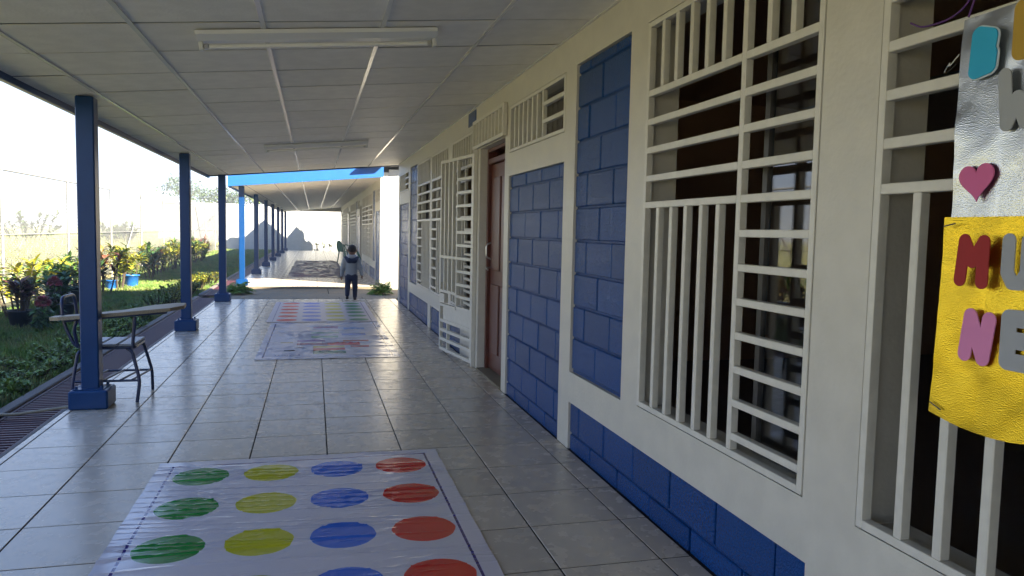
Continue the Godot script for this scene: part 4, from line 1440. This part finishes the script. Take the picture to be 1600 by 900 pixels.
func pot(at: Vector3, r: float, h: float, m: Material, label: String, group: String) -> void:
	var t := thing("plant_pot", at, label, "pot", group)
	var st := st_new()
	st.set_smooth_group(1)
	var n := 18
	var prof := [[r * 0.72, 0.0], [r * 0.97, h * 0.92], [r * 1.06, h * 0.93], [r * 1.06, h], [r * 0.95, h], [r * 0.92, h * 0.88], [0.0, h * 0.86]]
	for j in prof.size() - 1:
		for k in n:
			var a0 := TAU * k / n; var a1 := TAU * (k + 1) / n
			var p0 := Vector3(cos(a0) * prof[j][0], prof[j][1], sin(a0) * prof[j][0]); var p1 := Vector3(cos(a1) * prof[j][0], prof[j][1], sin(a1) * prof[j][0])
			var q0 := Vector3(cos(a0) * prof[j + 1][0], prof[j + 1][1], sin(a0) * prof[j + 1][0]); var q1 := Vector3(cos(a1) * prof[j + 1][0], prof[j + 1][1], sin(a1) * prof[j + 1][0])
			quad(st, p0, p1, q1, q0)
	part("pot_body", done(st), m, t)

func plants() -> void:
	rng.seed = 991
	var G := [Color(0.045, 0.10, 0.018), Color(0.06, 0.13, 0.02), Color(0.035, 0.075, 0.02)]
	var Y := [Color(0.26, 0.25, 0.015), Color(0.16, 0.20, 0.018), Color(0.06, 0.12, 0.02), Color(0.32, 0.28, 0.02)]
	var R := [Color(0.10, 0.03, 0.02), Color(0.05, 0.07, 0.02), Color(0.16, 0.06, 0.03), Color(0.20, 0.14, 0.03)]
	# croton row in front of the fence
	var d := 8.6
	var i := 0
	while d < 34.0:
		var x := -4.15 - 0.012 * (d - 8.0) + rng.randf_range(-0.2, 0.2)
		var h := rng.randf_range(0.75, 1.05)
		var pal: Array = [Y, Y, G, R, Y][i % 5]
		var lab: String = ["yellow and green croton shrub in the row along the fence", "yellow and green croton shrub in the row along the fence", "plain green leafy shrub in the row along the fence", "dark red and bronze croton shrub along the fence", "yellow and green croton shrub in the row along the fence"][i % 5]
		shrub("croton_shrub", Vector3(x, GY, -d), h, 0.42, 7, 34, 0.24, 0.065, pal, lab, "shrub", "shrubs along the fence")
		d += rng.randf_range(0.75, 1.05) + 0.012 * d
		i += 1
	# potted plants in front of the row
	var black := plain(lin(0.012, 0.013, 0.016), 0.5)
	var bluep := plain(lin(0.02, 0.13, 0.42), 0.35)
	var pots := [[-3.75, 11.2, 0.15, 0.28, R], [-3.55, 12.3, 0.14, 0.26, G], [-3.95, 13.4, 0.17, 0.34, G], [-3.9, 9.9, 0.15, 0.26, R], [-4.0, 14.6, 0.17, 0.34, Y], [-3.8, 8.8, 0.15, 0.28, G]]
	for p in pots:
		pot(Vector3(p[0], GY, -p[1]), p[2], p[3], black, "black plastic plant pot at the edge of the lawn", "black plant pots")
		shrub("potted_plant", Vector3(p[0], GY + p[3] * 0.86, -p[1]), 0.5, 0.26, 5, 26, 0.19, 0.06, p[4], "%s plant growing in a black pot at the edge of the lawn" % ("dark red" if p[4] == R else ("yellow and green" if p[4] == Y else "green leafy")), "plant", "potted plants on the lawn")
	pot(Vector3(-4.0, GY, -18.6), 0.17, 0.30, bluep, "bright blue plastic tub standing among the plants", "")
	pot(Vector3(-4.2, GY, -17.7), 0.13, 0.24, bluep, "small blue plastic tub beside the bigger blue tub", "")
	# red flower heads
	for q in [[-3.45, 11.5, 0.62], [-3.38, 10.8, 0.42]]:
		var t := thing("pink_flower", Vector3(q[0], GY, -q[1]), "%s plant with a round pink flower head in front of the pots" % ("taller" if q[2] > 0.5 else "shorter"), "flower", "pink flowers on the lawn")
		part("stalk", tube([Vector3(0, 0, 0), Vector3(0.02, q[2], 0)], 0.008, 5), M.bark, t)
		var st := st_new(); st.set_smooth_group(-1)
		for k in 130:
			var dd := rnd_dir(-0.4, 1.0)
			leaf(st, Vector3(0.02, q[2], 0) + dd * 0.04, dd, Vector3.UP, 0.065, 0.04, 0.2, Color(0.34 * rng.randf_range(0.7, 1.1), 0.06, 0.07))
		st.generate_normals()
		part("petals", st.commit(), M.leaf, t)
		st = st_new(); st.set_smooth_group(-1)
		for k in 60:
			var yy := rng.randf_range(0.05, q[2] * 0.8)
			leaf(st, Vector3(0, yy, 0), rnd_dir(-0.1, 0.6), Vector3.UP, 0.17, 0.07, 0.3, G[k % 3])
		st.generate_normals()
		part("leaves", st.commit(), M.leaf, t)
	# low border plants along the drain
	d = 5.0
	i = 0
	while d < 20.5:
		var lush := d > 12.5
		var pal2 := Y if d > 14.0 else [Color(0.14, 0.23, 0.03), Color(0.20, 0.27, 0.04), Color(0.11, 0.19, 0.025)]
		var w := 0.30 if not lush else 0.26
		shrub("border_plant", Vector3(-2.48 + rng.randf_range(-0.12, 0.06), GY, -d), 0.17 if d < 13.0 else 0.34, w, 12, 40, 0.055, 0.026, pal2, "low bright yellow-green border plant beside the drain near the gap" if d > 14.0 else "low green border plant along the lawn side of the drain", "border plant", "border plants along the drain")
		d += 0.42
		i += 1
	# two bushy ferns in the gap between the buildings
	var F := [Color(0.20, 0.32, 0.04), Color(0.14, 0.25, 0.03), Color(0.25, 0.36, 0.06)]
	fern(Vector3(-1.50, -0.055, -16.35), 0.46, F, "green fern at the foot of the last near column")
	fern(Vector3(1.40, -0.055, -16.30), 0.44, F, "green fern at the corner of the white building end")
	# small plants in front of the boundary wall
	for q in [[0.2, 48.2], [1.0, 48.4], [1.5, 48.1], [0.6, 48.5]]:
		shrub("small_plant", Vector3(q[0], GY, -q[1]), 0.55, 0.14, 3, 16, 0.20, 0.05, G, "small upright plant against the foot of the white boundary wall", "plant", "plants along the boundary wall")
	# lawn grass
	var tuft := st_new()
	tuft.set_smooth_group(-1)
	rng.seed = 5
	for k in 7:
		leaf(tuft, Vector3(rng.randf_range(-0.02, 0.02), 0, rng.randf_range(-0.02, 0.02)), (rnd_dir(0.35, 1.0) + Vector3(0, 0.4, 0)).normalized(), Vector3(0.3, 0.2, 0.9).normalized(), rng.randf_range(0.035, 0.065), 0.007, 0.3, Color(1, 1, 1))
	tuft.generate_normals()
	grass_field("lawn_grass", tuft.commit(), [[-4.4, -2.26, -4.0, -12.0, 18000], [-4.8, -2.26, -12.0, -24.0, 16000], [-5.4, -2.26, -24.0, -48.5, 12000]], 0.8, 1.7, [Color(0.10, 0.18, 0.03), Color(0.13, 0.22, 0.035), Color(0.18, 0.19, 0.05), Color(0.08, 0.15, 0.03)], "short green lawn grass between the drain and the plants")

func grass_field(called: String, mesh: Mesh, areas: Array, s0: float, s1: float, pal: Array, label: String) -> void:
	var n := 0
	for a in areas: n += a[4]
	var mm := MultiMesh.new()
	mm.transform_format = MultiMesh.TRANSFORM_3D
	mm.use_colors = true
	mm.mesh = mesh
	mm.instance_count = n
	var nz := FastNoiseLite.new(); nz.seed = 3; nz.frequency = 0.7
	var i := 0
	for a in areas:
		for k in a[4]:
			var x := rng.randf_range(a[0], a[1])
			var z := rng.randf_range(a[3], a[2])
			var s := rng.randf_range(s0, s1) * (1.0 + 0.35 * nz.get_noise_2d(x, z))
			mm.set_instance_transform(i, Transform3D(Basis(Vector3.UP, rng.randf() * TAU).scaled(Vector3(s, s * rng.randf_range(0.8, 1.2), s)), Vector3(x, a[5] if a.size() > 5 else GY - 0.003, z)))
			var c: Color = pal[clampi(int((nz.get_noise_2d(x * 1.3 + 40.0, z * 1.3) * 0.9 + 0.5) * pal.size() + rng.randf_range(-0.7, 0.7)), 0, pal.size() - 1)]
			var v := rng.randf_range(0.8, 1.2)
			mm.set_instance_color(i, Color(c.r * v, c.g * v, c.b * v))
			i += 1
	var mi := MultiMeshInstance3D.new()
	mi.name = numbered(called)
	mi.multimesh = mm
	mi.material_override = M.blade
	add_child(mi)
	tag(mi, label, "grass", "", "stuff")

# ---------------------------------------------------------------- beyond the fence
func tree(at: Vector3, h: float, cr: float, n: int, ls: float, pal: Array, label: String) -> void:
	var t := thing("tree", at, label, "tree", "trees beyond the walls")
	var ss := st_new()
	var top := Vector3(rng.randf_range(-0.3, 0.3), h * 0.62, rng.randf_range(-0.3, 0.3))
	add_tube(ss, [Vector3.ZERO, top * 0.5 + Vector3(0.1, 0, 0), top], 0.05 * h * 0.5, 7, 0.05)
	var cl := []
	for k in 11:
		var d := rnd_dir(-0.1, 0.9)
		var e := top + Vector3(d.x * cr, d.y * cr * 0.75, d.z * cr) * rng.randf_range(0.55, 1.0)
		add_tube(ss, [top * 0.85, top.lerp(e, 0.5) + Vector3(0, 0.12, 0), e], 0.05, 5, 0.012)
		cl.append([e, cr * rng.randf_range(0.30, 0.48)])
	part("trunk", done(ss), M.bark, t)
	var st := st_new(); st.set_smooth_group(-1)
	for k in n:
		var c: Array = cl[rng.randi() % cl.size()]
		var d := rnd_dir(-1.0, 1.0)
		var p: Vector3 = c[0] + d * c[1] * pow(rng.randf(), 0.45)
		var col: Color = pal[rng.randi() % pal.size()]
		leaf(st, p, (rnd_dir(-0.7, 0.6) + d * 0.4).normalized(), Vector3.UP, ls * rng.randf_range(0.7, 1.3), ls * 0.42, 0.25, col)
	st.generate_normals()
	part("crown", st.commit(), M.leaf, t)

func background() -> void:
	rng.seed = 4242
	var pal := [Color(0.08, 0.13, 0.025), Color(0.06, 0.10, 0.02), Color(0.12, 0.15, 0.04)]
	tree(Vector3(-8.8, GY, -60.0), 6.0, 1.8, 1500, 0.22, pal, "bushy tree rising behind the fence at the boundary wall")
	tree(Vector3(-6.2, GY, -57.0), 5.2, 1.7, 1900, 0.22, pal, "bushy tree above the boundary wall next to the blue fascia")
	tree(Vector3(-3.4, GY, -58.0), 5.0, 1.8, 1900, 0.22, pal, "bushy tree above the boundary wall behind the far columns")
	tree(Vector3(2.4, GY, -60.0), 4.2, 1.6, 1500, 0.22, pal, "low bushy tree behind the right end of the boundary wall")
	tree(Vector3(-15.5, GY, -24.5), 7.9, 1.0, 160, 0.30, pal, "sparse tall tree with few leaves beyond the fence")
	for q in [[-13.0, 40.0, 1.7], [-15.5, 34.0, 1.3], [-11.0, 46.0, 1.5], [-17.0, 42.0, 1.6], [-9.0, 40.0, 1.2]]:
		shrub("field_bush", Vector3(q[0], GY - 0.05, -q[1]), q[2] * 1.3, q[2] * 0.8, 12, 40, 0.34, 0.10, pal, "wild bush growing in the sunny field beyond the fence", "bush", "bushes in the field")
	# utility pole
	var u := thing("utility_pole", Vector3(-21.0, GY, -37.0), "utility pole with cross arm standing in the field beyond the fence", "utility pole")
	part("pole", tube([Vector3.ZERO, Vector3(0, 4.2, 0)], 0.09, 8, 0.06), M.bark, u)
	part("cross_arm", tube([Vector3(-0.9, 3.2, 0.3), Vector3(0.9, 3.2, -0.3)], 0.05, 6), M.bark, u)
	part("guy_wire", tube([Vector3(0, 3.9, 0), Vector3(2.2, 0.1, -0.6)], 0.012, 5), M.galv, u)
	part("stay_pole", tube([Vector3(0, 3.0, 0), Vector3(-1.6, 0.0, 0.5)], 0.05, 6), M.bark, u)
	# tall grass of the field
	var tuft := st_new()
	tuft.set_smooth_group(-1)
	for k in 9:
		leaf(tuft, Vector3(rng.randf_range(-0.12, 0.12), 0, rng.randf_range(-0.12, 0.12)), (rnd_dir(0.45, 1.0) + Vector3(0, 0.5, 0)).normalized(), Vector3(0.4, 0.1, 0.9).normalized(), rng.randf_range(0.35, 0.75), 0.022, 0.35, Color(1, 1, 1))
	tuft.generate_normals()
	var P := [Color(0.22, 0.25, 0.06), Color(0.30, 0.30, 0.10), Color(0.36, 0.33, 0.14), Color(0.18, 0.23, 0.06)]
	grass_field("field_grass", tuft.commit(), [[-16.0, -5.8, -6.0, -50.0, 14000, GY - 0.06], [-70.0, -16.0, -20.0, -140.0, 14000, GY - 0.06]], 0.7, 1.35, P, "tall sunlit field grass beyond the chain link fence")
